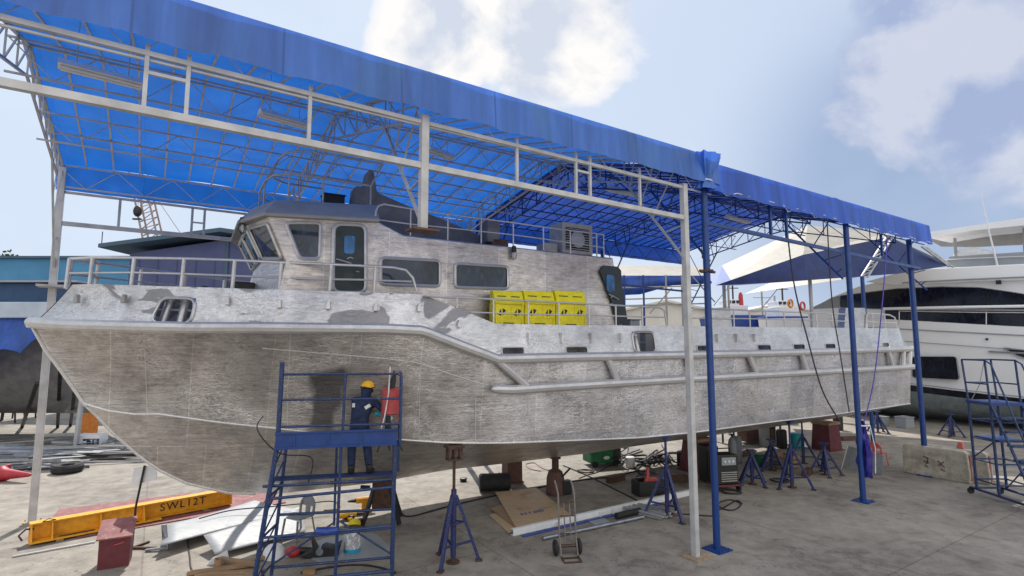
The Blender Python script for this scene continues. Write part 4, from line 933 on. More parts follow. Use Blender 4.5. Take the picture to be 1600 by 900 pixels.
# ---- the worker
PX = sl_(566, 690, .5); px0 = PX.x-.06; pv = .52
zf = zD+.035; H = 1.66
per = thing('person', 'worker in navy coverall and yellow helmet grinding the hull from the blue platform', 'person', SP, srz)
yy = lambda v: pv+v
def skin(name, pts, edges, mat, root=0, sub=2):
    me = bpy.data.meshes.new(name); me.from_pydata([p for p, r in pts], edges, []); o = bpy.data.objects.new(name, me); C.objects.link(o)
    sk = o.modifiers.new('skin', 'SKIN'); sk.use_smooth_shade = True
    for i, (p, r) in enumerate(pts):
        me.skin_vertices[0].data[i].radius = r if hasattr(r, '__len__') else (r, r)
    me.skin_vertices[0].data[root].use_root = True
    sb = o.modifiers.new('sub', 'SUBSURF'); sb.levels = sub; sb.render_levels = sub
    bpy.context.view_layer.update()
    m2 = bpy.data.meshes.new_from_object(o.evaluated_get(bpy.context.evaluated_depsgraph_get())); bpy.data.objects.remove(o)
    for p in m2.polygons: p.use_smooth = True
    m2.materials.clear(); m2.materials.append(mat); m2.name = name
    q = bpy.data.objects.new(name, m2); C.objects.link(q); q.parent = per; return q
P0 = lambda x, y, z: V((px0+x, pv+y, zf+z))
J = dict(pel=P0(0, 0, .86), wai=P0(.005, .0, 1.0), che=P0(.05, .08, 1.19), nb=P0(.085, .13, 1.35), nk=P0(.10, .15, 1.41), he1=P0(.115, .18, 1.47), he2=P0(.125, .20, 1.545), top=P0(.13, .20, 1.62),
    nose=P0(.2, .25, 1.51),
    lsh=P0(-.10, .12, 1.33), lel=P0(-.08, .30, 1.12), lwr=P0(.26, .27, 1.1), rsh=P0(.25, .08, 1.30), rel=P0(.43, -.03, 1.14), rwr=P0(.47, .16, 1.04),
    lhip=P0(-.09, 0, .82), lkn=P0(-.13, .09, .45), lan=P0(-.12, -.02, .09), lto=P0(-.15, .11, .04), rhip=P0(.09, 0, .82), rkn=P0(.15, .10, .46), ran=P0(.2, -.03, .09), rto=P0(.25, .12, .04))
def hand(wr, dirv, sidev, n0, pts, edges):
    dirv = V(dirv).normalized(); sidev = V(sidev).normalized(); dn = dirv.cross(sidev)
    pal = len(pts); pts.append((wr+dirv*.07, (.026, .034))); edges.append((n0, pal))
    for k, (off, L) in enumerate(((-.03, .065), (-.01, .075), (.011, .07), (.031, .055))):
        a = wr+dirv*.085+sidev*off; i = len(pts); pts += [(a, .010), (a+dirv*L*.5+dn*.012, .009), (a+dirv*L*.75+dn*.045, .008)]; edges += [(pal, i), (i, i+1), (i+1, i+2)]
    i = len(pts); pts += [(wr+dirv*.04-sidev*.045, .011), (wr+dirv*.075-sidev*.055+dn*.03, .009)]; edges += [(pal, i), (i, i+1)]
names = list(J); pts = []
rad = dict(pel=.125, wai=.115, che=.135, nb=.07, nk=.052, he1=.068, he2=.088, top=.06, nose=.045, lsh=.06, rsh=.06, lel=.045, rel=.045, lwr=.03, rwr=.03, lhip=.09, rhip=.09, lkn=.06, rkn=.06, lan=.042, ran=.042, lto=.035, rto=.035)
E_ = [('pel','wai'),('wai','che'),('che','nb'),('nb','nk'),('nk','he1'),('he1','he2'),('he2','top'),('he2','nose'),('che','lsh'),('lsh','lel'),('lel','lwr'),('che','rsh'),('rsh','rel'),('rel','rwr'),('pel','lhip'),('lhip','lkn'),('lkn','lan'),('lan','lto'),('pel','rhip'),('rhip','rkn'),('rkn','ran'),('ran','rto')]
pts = [(J[n], rad[n]) for n in names]; ed = [(names.index(a), names.index(b)) for a, b in E_]
hand(J['lwr'], (.8, .4, 0), (0, .3, 1), names.index('lwr'), pts, ed); hand(J['rwr'], (-.05, 1, .1), (.4, 0, 1), names.index('rwr'), pts, ed)
skin('body', pts, ed, Mt['skin'])
cn = ['pel','wai','che','nb','nk','lsh','lel','lwr','rsh','rel','rwr','lhip','lkn','lan','rhip','rkn','ran']
cr_ = dict(pel=.15, wai=.14, che=.16, nb=.09, nk=.082, lsh=.078, rsh=.078, lel=.062, rel=.062, lwr=.045, rwr=.045, lhip=.112, rhip=.112, lkn=.085, rkn=.085, lan=.075, ran=.075)
JJ = dict(J); JJ['lwr'] = J['lel'].lerp(J['lwr'], .9); JJ['rwr'] = J['rel'].lerp(J['rwr'], .9)
skin('coverall', [(JJ[n], cr_[n]) for n in cn], [(cn.index(a), cn.index(b)) for a, b in E_ if a in cn and b in cn], Mt['navy'])
for a, t in (('lan', 'lto'), ('ran', 'rto')):
    skin('boot', [(J[a]+V((0, -.03, .1)), .068), (J[a]+V((0, -.02, -.035)), .066), (J[t]+V((0, 0, .0)), (.052, .045)), (J[t]+(J[t]-J[a]).normalized()*.05+V((0, 0, -.005)), (.045, .035))], [(0, 1), (1, 2), (2, 3)], Mt['black'])
hc = J['he2']+V((0, 0, .012)); hm = MB()
prof = [(.148, -.01), (.135, .0), (.132, .03), (.122, .075), (.095, .115), (.05, .137), (.001, .143)]
tilt = M4.Rotation(R(-12), 4, 'X') @ M4.Rotation(R(8), 4, 'Y')
hm.lathe(prof, (0, 0, 0), 24); hm.prism([(-.05, .12, -.012), (.05, .12, -.012), (.035, .185, -.022), (-.035, .185, -.022)], (0, 0, .012)); hm.box((0, 0, .138), (.03, .2, .015))
hm.v = [tuple(hc + (M4.Rotation(R(-28), 4, 'Z') @ tilt) @ V(p)) for p in hm.v]
hel = hm.build('helmet', Mt['helmet'], per, 50)
MB().tube([hc+V((.138*math.cos(a*.2618), .138*math.sin(a*.2618), .002+.012*math.sin(a*.2618))) for a in range(24)], .009, 5, closed=True).build('helmet_strap', Mt['black'], hel)
skin('balaclava', [(J['nb'], .085), (J['nk'], .085), (J['he1']+V((-.012, -.016, .0)), .112), (J['he2']+V((-.012, -.018, .01)), .122)], [(0, 1), (1, 2), (2, 3)], Mt['navy'])
ear = J['he1']+V((.085, .0, .03)); MB().lathe([(.03, -.02), (.045, -.005), (.045, .02), (.03, .03)], ear, 12, 'X').build('ear_defender', Mt['black'], per)
# reflective patches on the back
def patch(p, d, rot): 
    MB().box(p, d, rot=M4.Rotation(R(rot), 3, 'Y')).build('reflective_patch', Mt['reflect'], per, 0)
patch(J['che']+V((-.16, -.135, .06)), (.05, .02, .075), 0); patch(J['che']+V((.09, -.15, .03)), (.11, .02, .06), -32)
skin('cuff_glove', [(J['rwr']+V((0, .02, 0)), .05), (J['rwr']+V((-.01, .08, .01)), .05)], [(0, 1)], Mt['reflect'], sub=1)
# the grinder he holds
gp = P0(.43, .03, 1.02)
gr_ = thing('angle_grinder', 'teal hand grinder held by the worker against the hull', 'power tool', SP+M4.Rotation(srz, 3, 'Z') @ gp, srz)
MB().tube([(-.15, -.1, .07), (-.04, -.05, .04), (.1, .02, -.02)], [.036, .045, .048], 12).build('grinder_body', Mt['teal_tool'], gr_)
MB().tube([(.1, .02, -.02), (.15, .05, -.05)], [.042, .038], 12).cyl((.10, .05, -.04), (.10, .09, -.05), .03).cyl((.1, .09, -.05), (.1, .1, -.052), .065, n=20).build('grinder_head', Mt['reflect'], gr_)
MB().tube([(-.04, -.02, .1), (-.02, .0, .16)], .018, 8).build('side_handle', Mt['teal_tool'], gr_)
# red dust extractor drum hung at the right end of the platform
dp = sl_(610, 632, .35)
dr = thing('dust_drum', 'soft red drum and frame hanging at the right end of the blue platform', 'drum', SP+M4.Rotation(srz, 3, 'Z') @ dp, srz)
dm = MB(); prof = [(.0, -.24), (.13, -.24), (.165, -.22), (.16, -.1), (.168, 0), (.16, .12), (.165, .2), (.12, .24), (0, .24)]
dm.lathe(prof, (0, 0, .06), 20); dm.build('drum_body', Mt['softred'], dr, 50)
for x in (-.15, .16): MB().bar((x, 0, -.1), (x*1.02, 0, -.34), .05, .03).build('drum_leg', Mt['softred'], dr, 0)
MB().tube([(.02, -.05, .3), (.03, -.02, .42), (.06, 0, .52), (.05, .02, .6)], [.05, .06, .035, .02], 8).build('hoist_hook', Mt['black'], dr)
MB().tube([(-.02, -.17, .7), (-.04, -.175, .2), (-.1, -.18, -.2), (-.16, -.18, -.42)], .012, 5).build('drum_cord', Mt['reflect'], dr)
m = MB(); 
for x, y in ((-.13, 0), (.14, 0), (0, .15)): m.tube([(-.02, 0, -.35), (x*1.7, y, -.85)], .012, 5)
m.tube([(-.03, -.1, -.2), (-.04, -.1, -.42)], [.04, .055], 8); m.build('tripod', Mt['black'], dr)
rope('scaffold_cable', 'thin black cable dangling from the blue platform to the ground', 'cable', [SP+M4.Rotation(srz, 3, 'Z') @ V(p) for p in ((.04, -.05, 3.0), (-.05, -.05, 2.8), (.12, .05, 2.5), (.35, .2, 2.3), (.8, .3, 2.2), (.75, .3, 1.75))], .01, 'cable')
# ------------------------------------------------------------------ tripod stands
def make_stand(label, head_z, apex, spread, mat='stand_blue', bracket=True, legs=3, a0=.5):
    t = thing('tripod_stand', label, 'boat stand', (0, 0, 0), 0, 'tripod stands under the hull')
    m = Mt[mat]
    MB().tube([(0, 0, .12), (0, 0, apex+.12)], .055, 12).build('centre_tube', m, t)
    MB().tube([(0, 0, apex), (0, 0, head_z-.28 if bracket else head_z-.03)], .03, 10).build('screw_shaft', Mt['rust'] if bracket else m, t)
    MB().cyl((0, 0, .0), (0, 0, .025), .13, n=16).cyl((0, 0, .02), (0, 0, .14), .045).build('foot_disc', Mt['rust'], t)
    for k in range(legs):
        a = a0+k*2*math.pi/legs; d = V((math.cos(a), math.sin(a), 0)); l = MB().bar(V((0, 0, apex))+d*.05, d*spread+V((0, 0, .03)), .065, .06).build('leg', m, t, 0, bevel=.006)
        MB().box(d*spread+V((0, 0, .02)), (.13, .10, .035), rz=a).build('foot', Mt['rust'], l, 0)
        MB().bar(d*spread*.72+V((0, 0, apex*.31)), V((0, 0, apex*.25)), .05, .035).build('strut', m, t, 0)
        b = a+2*math.pi/legs; e = V((math.cos(b), math.sin(b), 0)); MB().bar(d*spread*.42+V((0, 0, apex*.6)), e*spread*.42+V((0, 0, apex*.6)), .04, .02).build('brace', m, t, 0)
    if bracket:
        h = MB().box((0, 0, head_z-.03), (.34, .26, .05)).box((0, 0, head_z-.27), (.30, .2, .03))
        for x in (-.13, 0, .13):
            for y in (-.07, .07): h.box((x, y, head_z-.15), (.045, .02, .24))
        h.build('head_bracket', Mt['rust'], t, 0)
    else: MB().box((0, 0, head_z-.02), (.24, .24, .04)).box((0, 0, head_z-.07), (.1, .1, .07)).build('head_plate', m, t, 0)
    return t
s0 = make_stand('tall blue tripod jack with rusty square head under the near chine beside the scaffold', 2.22, 1.25, .5, a0=-.35); s0.location = G(708, 879); s0.rotation_euler = (0, 0, .5)
# heads bear on the near chine
sA = make_stand('blue tripod jack standing by the bundle of aluminium profiles, under the hull', 1.98, 1.15, .56, bracket=False, a0=-1.2); sA.location = G(1043, 808)
short = make_stand('short blue tripod trestle just right of the blue post, below the hull', 1.02, .8, .48, bracket=False, legs=4, a0=.4); short.location = G(1176, 757)
def hull_z(p):
    q = BO.loc(p); b = b_ch(q.x); return lerp(w_k(q.x), wch2(q.x), min(1, abs(q.y)/max(b, .1)))
for i, (px, py, base, lab, rz) in enumerate([
    (1238, 762, sA, 'blue tripod jack reaching the hull bottom between two short trestles', .6),
    (1290, 742, short, 'short blue trestle nearest the violet cloth bundle', .9),
    (1207, 735, short, 'short blue trestle in the shade, behind the taller jack', 1.6),
    (1256, 724, sA, 'slim dark jack far under the hull, in front of the red support', .2),
    (1487, 682, short, 'small dark trestle under the white yacht, behind the concrete block', .3),
    (1372, 676, short, 'small dark trestle under the white yacht, near the transom', .1)]):
    p = G(px, py); o = dup(base, p, rz, lab)
    if base is sA: o.scale = (1, 1, min(1.15, max(.8, (hull_z(p)-.01)/1.98)))
p = sA.location; sA.scale = (1, 1, (hull_z(p)-.0)/1.98)
# red and dark keel supports
def support(name, label, p, w, h, mat, rz, taper=.75):
    t = thing(name, label, 'boat support', p, rz); b = MB(); w2 = w*taper
    b.add([(-w/2, -w/2, 0), (w/2, -w/2, 0), (w/2, w/2, 0), (-w/2, w/2, 0), (-w2/2, -w2/2, h), (w2/2, -w2/2, h), (w2/2, w2/2, h), (-w2/2, w2/2, h)], [(3,2,1,0),(4,5,6,7),(0,1,5,4),(1,2,6,5),(2,3,7,6),(3,0,4,7)])
    b.build('support_body', Mt[mat], t, 0, bevel=.015); MB().box((0, 0, h+.05), (w*.95, w*.95, .1)).build('timber_pad', Mt['wood'], t, 0, bevel=.01)
    MB().box((0, 0, .02), (w*1.12, w*1.12, .04)).build('foot_plate', Mt[mat], t, 0); return t
support('hull_support', 'red tapered steel support under the keel, left of the welding machine', G(1090, 735), .85, 1.0, 'maroon', .5)
support('hull_support', 'dark red tapered steel support under the stern, by the violet cloth bundle', G(1292, 702), .8, 1.0, 'maroon', .5, .85)
support('hull_support', 'dark brown block support behind the lying black drum', G(800, 752), .5, .98, 'brownbox', .4, .95)
t = thing('hydraulic_jack', 'dark brown hydraulic bottle jack stand under the keel, behind the sack truck', 'jack', G(868, 772), .4)
MB().lathe([(.26, 0), (.27, .05), (.25, .45), (.2, .62), (.12, .68)], n=20).build('jack_body', Mt['brownbox'], t); MB().cyl((0, 0, .66), (0, 0, .98), .1, n=14).cyl((0, 0, .98), (0, 0, 1.02), .16, n=14).build('ram', Mt['rust'], t)
MB().box((.24, -.15, .2), (.3, .2, .38)).tube([(.1, -.2, .5), (.32, -.3, .75)], .03).build('pump', Mt['black'], t, 0, bevel=.02)
t = thing('drum', 'black plastic drum lying on its side behind the plywood', 'drum', G(773, 766), .15)
MB().lathe([(.0, -.45), (.2, -.45), (.24, -.42), (.235, -.2), (.245, -.15), (.235, -.1), (.235, .1), (.245, .15), (.235, .2), (.24, .42), (.2, .45), (0, .45)], (0, 0, .24), 24, 'X').build('drum_shell', Mt['rubber'], t)
MB().cyl((.445, .1, .3), (.47, .1, .3), .03).build('bung', Mt['black'], t)
t = thing('hull_support', 'dark steel splayed support stand behind the right end of the scaffold', 'boat support', G(597, 815), .15)
MB().box((0, 0, .72), (.46, .42, .72)).build('support_body', Mt['rust'], t, 0, bevel=.02)
for x in (-1, 1):
    for y in (-1, 1): MB().bar((x*.2, y*.18, .8), (x*.42, y*.34, .02), .1, .06).build('leg', Mt['black'], t, 0)
MB().cyl((-.3, 0, .8), (-.52, 0, .82), .045).build('handle', Mt['black'], t)
MB().box((0, 0, 1.09), (.4, .4, .06)).build('timber_pad', Mt['wood'], t, 0)
# ------------------------------------------------------------------ lifting beam, red plate, box, sign
a, b = G(44, 852), G(361, 791); L = (b-a).length; d = (b-a).normalized(); rz = math.atan2(d.y, d.x); H_ = .34; Wd = .40
t = thing('lifting_beam', 'yellow steel lifting beam lettered SWL12T lying on the concrete', 'lifting beam', a, rz)
Y = Mt['yellow_crane']
MB().box((L/2, .16, H_/2+.06), (L, .02, H_)).build('web', Y, t, 0)
MB().box((L/2, .12, H_+.07), (L, .24, .025)).build('top_flange', Y, t, 0, bevel=.003)
MB().box((L*.3, .0, .06), (L*.6, .34, .03)).box((L*.8, .12, .06), (L*.4, .2, .025)).build('bottom_flange', Y, t, 0, bevel=.003)
for x in (.02, .36, 1.2, 2.02): MB().prism([(x, .15, .075), (x, -.15, .075), (x, -.15, .10), (x, .02, H_+.05), (x, .15, H_+.05)], (.025, 0, 0)).build('gusset', Y, t, 0)
MB().box((L, .12, H_/2+.06), (.03, .26, H_)).build('end_plate', Y, t, 0)
for x in (.8, 1.62): MB().prism([(x+dx, y, .078) for dx, y in rounded(-.32, -.11, .32, -.01, .05)], (0, 0, .004)).build('slot', Mt['rust'], t, 0)
MB().tube([(-.1, .05, .1), (-.16, .1, .2), (-.05, .15, .3), (.08, .12, .28)], .02, 6).build('shackle', Mt['rust'], t)
MB().tube([(.2, .0, H_+.09), (.3, .06, H_+.12), (.42, .02, H_+.09), (.3, -.02, H_+.085)], .01, 5, closed=True).build('wire_loop', Mt['black'], t)
for x in (.5, L-.6): MB().box((x, .1, .025), (.12, .6, .045)).build('timber_bearer', Mt['wood'], t, 0)
text_mesh('SWL12T', .25, .003, Mt['black'], t, (L*.73, .145, H_/2+.07), (1, 0, 0), (0, 0, 1))
P = [G(78, 815), G(92, 797), G(290, 772), G(432, 772), G(447, 786), G(360, 800), G(120, 842)]
t = tag(MB().prism([p-P[0]+V((0, 0, .012)) for p in P], (0, 0, .012)).build('steel_plate', Mt['redplate'], loc=P[0], smooth=0), 'large flat pale red steel plate lying under and behind the yellow beam', 'steel plate')
def bx(name, label, cat, px, py, d, mat, rz=0, z=0, bev=.01):
    p = G(px, py, z); return tag(MB().box((0, 0, d[2]/2), d).build(name, Mt[mat], loc=p, rz=rz, smooth=0, bevel=bev), label, cat)
# red box with sloping lid
a, b = G(151, 892), G(201, 884); d = b-a; rz = math.atan2(d.y, d.x); w_ = d.length
t = thing('red_box', 'dark red metal box with sloping lid and slot, in front of the beam', 'box', (a+b)/2, rz); dd = .52
MB().prism([(-w_/2, 0, 0), (-w_/2, dd, 0), (-w_/2, dd, .72), (-w_/2, 0, .56)], (w_, 0, 0)).build('box_body', Mt['maroon'], t, 0, bevel=.006)
MB().prism([(-w_/2-.04, -.06, .55), (-w_/2-.04, dd+.03, .745), (-w_/2-.04, dd+.03, .77), (-w_/2-.04, -.06, .575)], (w_+.08, 0, 0)).build('lid', Mt['redplate'], t, 0)
MB().tube([(.0, -.01, .42), (.0, -.04, .43), (w_*.3, -.04, .46), (w_*.3, -.01, .46)], .012, 6).build('handle', Mt['softred'], t)
for x in (-1, 1):
    MB().box((x*(w_/2-.04), .05, -.0), (.05, .05, .04)).build('foot', Mt['rust'], t, 0)
# sign stand
p = G(206, 858); t = thing('sign_stand', 'thin black sign stand with blank white plate, behind the red box', 'sign', p, .1)
hz_ = 4.2-(722-538)/854*p.y
MB().tube([(0, 0, .02), (.02, 0, hz_*.5), (.14, .0, hz_)], .022, 8).build('pole', Mt['black'], t)
MB().prism([(-.12, .05, hz_-.42), (.38, .02, hz_-.30), (.38, .02, hz_+.02), (-.10, .05, hz_-.06)], (0, .012, 0)).build('sign_plate', Mt['white'], t, 0)
for e in ((.5, -.05), (-.25, -.3), (.15, .35)): MB().bar((0, 0, .03), (e[0], e[1], .025), .05, .035).build('base_foot', Mt['rust'], t, 0)
a, b = G(20, 871), G(148, 848); tag(MB().bar((0, 0, .02), b-a+V((0, 0, .02)), .05, .025).build('steel_strip', Mt['white_steel'], loc=a, smooth=0), 'thin pale steel strip lying on the concrete left of the red box', 'steel strip')
# ------------------------------------------------------------------ aluminium sheets
def sheet(name, label, P, z, mat, th=.008, bow=.03):
    Q = [G(x, y, zz) for x, y, zz in P]; o = Q[0].copy(); m = MB(); N = 10; rows_ = []
    for i in range(N+1):
        rows_.append([])
        for j in range(N+1):
            s, u = i/N, j/N; q = (Q[0]*(1-s)+Q[1]*s)*(1-u)+(Q[3]*(1-s)+Q[2]*s)*u
            rows_[-1].append(q-o+V((0, 0, bow*math.sin(math.pi*s*1.3)*math.sin(math.pi*u*1.1+.4))))
    m.grid(rows_); return tag(m.build(name, Mt[mat], loc=o, solid=th), label, 'metal sheet')
sheet('aluminium_sheet', 'large bright aluminium sheet propped behind the grey chair, its near edge raised', [(250,853,.22),(262,819,.28),(398,783,.12),(470,796,.1)], 0, 'sheet')
sheet('aluminium_sheet', 'bright aluminium sheet overlapping in front, corner pointing at the photo bottom', [(336,866,.12),(318,836,.3),(470,792,.14),(478,830,.08)], 0, 'sheet', bow=.02)
a = G(254, 860); MB_ = MB().prism([(0, 0, 0), (.12, 0, 0), (.02, .02, .5), (-.06, 0, .5)], (0, .03, 0)).bar((-.3, -.08, .03), (.12, .0, .06), .06, .04)
tag(MB_.build('angle_prop', Mt['scrap'], loc=a, smooth=0), 'short steel angle propping up the large aluminium sheet', 'metal offcut')
# plastic chair
def chair(label, mat, p, rz, group=None):
    t = thing('plastic_chair', label, 'chair', p, rz, group); m = Mt[mat]
    MB().prism([(x, y, .43) for x, y in rounded(-.22, -.21, .22, .22, .08)], (0, 0, .025)).build('seat', m, t, 40, bevel=.008)
    for x in (-1, 1):
        MB().bar((x*.2, -.2, .43), (x*.24, -.25, 0), .045, .03).build('leg', m, t, 0, bevel=.006); MB().bar((x*.19, .19, .43), (x*.23, .27, 0), .045, .03).build('leg', m, t, 0, bevel=.006)
    bk = MB(); rr_ = []
    for i in range(9):
        a = R(200-220*i/8+0) if False else math.pi*i/8; rr_.append((.21*math.cos(a), .22+.04*math.sin(a), .62+.2*math.sin(a)))
    bk.tube([(.2, .2, .44)]+rr_+[(-.2, .2, .44)], .028, 8)
    bk.prism([(x, .235, z) for x, z in ((-.19, .62), (.19, .62), (.13, .77), (0, .81), (-.13, .77))], (0, .02, 0)); bk.prism([(-.06, .215, .44), (.06, .215, .44), (.07, .235, .64), (-.07, .235, .64)], (0, .02, 0))
    bk.build('backrest', m, t, 40); return t
chair('grey plastic chair with arched back standing behind the scaffold', 'plastic_grey', G(466, 840), -.5)
chair('pink plastic chair beside the concrete block, partly behind the blue post', 'pink', G(1372, 727), 2.2)
# bucket
def bucketmat():
    m, nt, bs, out = newmat('bucket'); tc_ = nt.nodes.new('ShaderNodeTexCoord'); sp = nt.nodes.new('ShaderNodeSeparateXYZ'); nt.links.new(tc_.outputs['Object'], sp.inputs[0])
    n = noise(nt, mapping(nt, (14, 14, 9)), 1, 5, .6); r = ramp(nt, n, [(.46, (.72, .73, .72)), (.52, (.18, .22, .32)), (.58, (.62, .64, .65)), (.66, (.35, .2, .15))])
    c = mixc(nt, r.outputs[0], (.02, .32, .5), mth(nt, 'LESS_THAN', sp.outputs[2], .09)); nt.links.new(c, bs.inputs['Base Color']); bs.inputs['Roughness'].default_value = .4; return m
p = G(550, 862); t = thing('paint_bucket', 'white paint-splashed bucket with blue bottom band behind the scaffold', 'bucket', p)
MB().lathe([(.13, 0), (.165, .01), (.175, .43), (.185, .44), (.185, .46), (.165, .46), (.16, .1)], n=24).build('bucket_body', bucketmat(), t)
MB().lathe([(.17, .455), (.178, .48), (.1, .49), (.001, .485)], n=24).build('lid', Mt['brownbox'], t)
MB().tube([(.18*math.cos(a), .18*math.sin(a), .42-.1*math.sin(a)) for a in [math.pi+math.pi*i/10 for i in range(11)]], .008, 5).build('bail', Mt['grey_steel'], t)
# power tools on the floor
t = thing('power_drill', 'yellow and black power tools heaped behind the scaffold', 'power tool', G(543, 812), .3)
MB().tube([(-.25, 0, .1), (0, .02, .12), (.2, .04, .1)], [.06, .09, .07], 10).tube([(.0, .02, .1), (.05, -.1, .04), (.1, -.18, .05)], .045, 8).build('tool_body', Mt['helmet'], t)
MB().tube([(.2, .04, .1), (.38, .07, .09)], [.05, .025], 10).cyl((-.1, .1, .07), (.12, -.12, .06), .06).build('tool_chuck', Mt['black'], t)
t = thing('power_drill', 'orange drill standing on its battery near the yellow tools', 'power tool', G(570, 800), .4)
MB().tube([(-.22, 0, .3), (.2, 0, .3)], .075, 10).box((.0, 0, .12), (.16, .1, .28)).box((.02, 0, .04), (.3, .14, .08)).build('tool_body', Mt['yellow_crane'], t, 30, bevel=.01)
MB().tube([(-.22, 0, .3), (-.42, 0, .3)], [.05, .02], 10).cyl((.2, 0, .3), (.26, 0, .3), .06).build('tool_chuck', Mt['black'], t)
t = thing('power_drill', 'round pale yellow tool lying next to the paint bucket', 'power tool', G(553, 828), 1)
MB().sph((0, 0, .12), (.17, .12, .12)).build('tool_body', Mt['yellow'], t); MB().tube([(.1, .02, .16), (.3, .1, .12)], .05, 8).build('tool_grip', Mt['red'], t)
def mat_shape(name, label, cat, P, mat, z=.004, th=.012, k=.05):
    Q = roundpoly([G(*p) for p in P], k); o = Q[0].copy(); return tag(MB().prism([q-o+V((0, 0, z)) for q in Q], (0, 0, th)).build(name, Mt[mat], loc=o, smooth=0), label, cat)
mat_shape('floor_mat', 'flat worn board of pale brown on the ground under the paint bucket', 'board', [(470,862),(500,842),(585,832),(612,858),(600,872),(500,882)], 'redplate' if False else 'gel_grey', k=.3)
t = thing('metal_offcut', 'dark curved iron offcut lying under the scaffold left of the bucket', 'metal offcut', G(503, 872), .2)
MB().prism([(-.3, 0, 0), (.3, 0, 0), (.36, .0, .25), (.2, 0, .18), (.05, 0, .22), (-.1, 0, .16), (-.22, 0, .38), (-.18, 0, .15), (-.45, 0, .06)], (0, .25, 0)).build('offcut_body', Mt['black'], t, 0, bevel=.02); MB().cyl((-.05, -.01, .12), (-.05, .26, .12), .07, n=14).build('boss', Mt['scrap'], t)
t = thing('power_drill', 'small red and black tool on the ground under the left of the scaffold', 'power tool', G(458, 870), .2)
MB().sph((0, 0, .1), (.15, .12, .1)).build('tool_body', Mt['red'], t); MB().tube([(.1, 0, .12), (.35, .05, .08)], .06, 8).build('tool_grip', Mt['black'], t)
# clutter in the corner
for i, (x, y, l, r_, z) in enumerate([(345,893,1.1,.4,.05),(372,886,.9,-.3,.10),(395,880,.8,.9,.05),(360,897,1.2,.15,.02)]):
    p = G(x, y); lab = ('weathered timber offcut, longest piece near the bottom edge', 'weathered timber offcut lying across the others', 'weathered timber offcut closest to the scaffold leg', 'flat timber offcut lowest in the heap at the bottom edge')[i]
    tag(MB().box((0, 0, z), (l, .11, .06)).build('timber_offcut', Mt['wood'], loc=p, rz=r_, smooth=0, bevel=.006), lab, 'timber', 'timber offcuts left of the scaffold')
t = thing('white_cover', 'curved white plastic shell lying on the timber left of the scaffold', 'plastic cover', G(428, 870), .3)
MB().lathe([(.22, 0), (.2, .12), (.13, .22), (.02, .26)], n=20).build('shell', Mt['white'], t); MB().box((.24, 0, .02), (.1, .2, .03)).build('tab', Mt['white'], t, 0)
p = G(341, 890); tag(MB().lathe([(.07, 0), (.075, .2), (.06, .2), (.055, .02)], n=16).build('pipe_offcut', Mt['wood'], loc=p), 'short upright brown pipe offcut beside the timber', 'pipe')
tag(MB().box((0, 0, .05), (.22, .1, .1)).build('timber_block', Mt['wood'], loc=G(483, 897), rz=.1, smooth=0, bevel=.005), 'small pale timber block at the foot of the scaffold', 'timber')
tag(MB().prism([(0, 0, 0), (.4, 0, 0), (.35, 0, .22), (.1, 0, .12)], (0, .02, 0)).build('metal_flap', Mt['white'], loc=G(322, 884), rz=.5, smooth=0), 'small bent white metal flap leaning beside the pipe offcut', 'metal offcut')
# ------------------------------------------------------------------ middle of the yard
def slab(name, label, cat, P, z, th, mat, k=.0, parent=None):
    Q = [G(x, y) for x, y in P]; o = Q[0].copy(); return tag(MB().prism([q-o+V((0, 0, z)) for q in Q], (0, 0, th)).build(name, Mt[mat], loc=o, smooth=0, bevel=.003), label, cat)
slab('plywood_sheet', 'small pale plywood offcut at the bottom left of the stack', 'plywood', [(764,806),(800,796),(812,828),(795,834)], .005, .02, 'ply')
slab('plywood_sheet', 'plywood panel with worn brown face, second in the stack', 'plywood', [(766,797),(806,786),(838,812),(812,832)], .03, .018, 'wood')
P = [G(774, 773), G(838, 766), G(896, 812), G(806, 829)]; o = P[0].copy()
t = thing('plywood_sheet', 'large pale plywood sheet on top, printed with small purple and blue marks', 'plywood', o)
MB().prism([p-o+V((0, 0, .055)) for p in P], (0, 0, .018)).build('board', Mt['ply'], t, 0)
c = G(829, 806)-o; ax = (P[2]-P[3]).normalized(); ay = (P[0]-P[3]).normalized(); mk = MB(); mb2 = MB()
Q = lambda x, y: c+ax*x+ay*y+V((0, 0, .0745))
for x in (-.25, -.14): mk.bar(Q(x, -.09), Q(x, .09), .03, .003)
mk.bar(Q(-.28, .0), Q(-.1, .02), .03, .003); mk.bar(Q(-.02, -.06), Q(-.02, .08), .028, .003); mk.bar(Q(-.06, .06), Q(.02, .06), .028, .003)
mk.tube([Q(.14+.055*math.cos(a), .055*math.sin(a)) for a in [i*.5236 for i in range(12)]], .012, 4, closed=True); mk.build('purple_mark', Mt['bluewrap'], t, 0)
mb2.tube([Q(.3+.075*math.cos(a), .02+.075*math.sin(a)) for a in [i*.5236 for i in range(12)]], .014, 4, closed=True).build('blue_mark', Mt['bluetag'], t, 0)
a, b = G(802, 838), G(1080, 774); d = (b-a); L = d.length
t = thing('white_channel', 'long white painted steel channel lying from the plywood to the white post', 'steel beam', a, math.atan2(d.y, d.x))
MB().box((L/2, 0, .07), (L, .015, .13)).box((L/2, .05, .135), (L, .1, .012)).box((L/2, .05, .008), (L, .1, .012)).build('channel', Mt['white'], t, 0)
for x in (L*.2, L*.42, L*.49): MB().box((x, -.05, .06), (.015, .1, .1)).build('cleat', Mt['white'], t, 0)
MB().box((L*.4, -.13, .012), (L*.75, .12, .02)).build('timber_batten', Mt['bluetag'], t, 0)
a, b = G(848, 845), G(1005, 811); d = b-a; tag(MB().tube([(0, 0, .05), (d.x, d.y, .05)], .045, 12).build('steel_pipe', Mt['scrap'], loc=a), 'grey steel pipe lying on the concrete behind the sack truck', 'pipe')
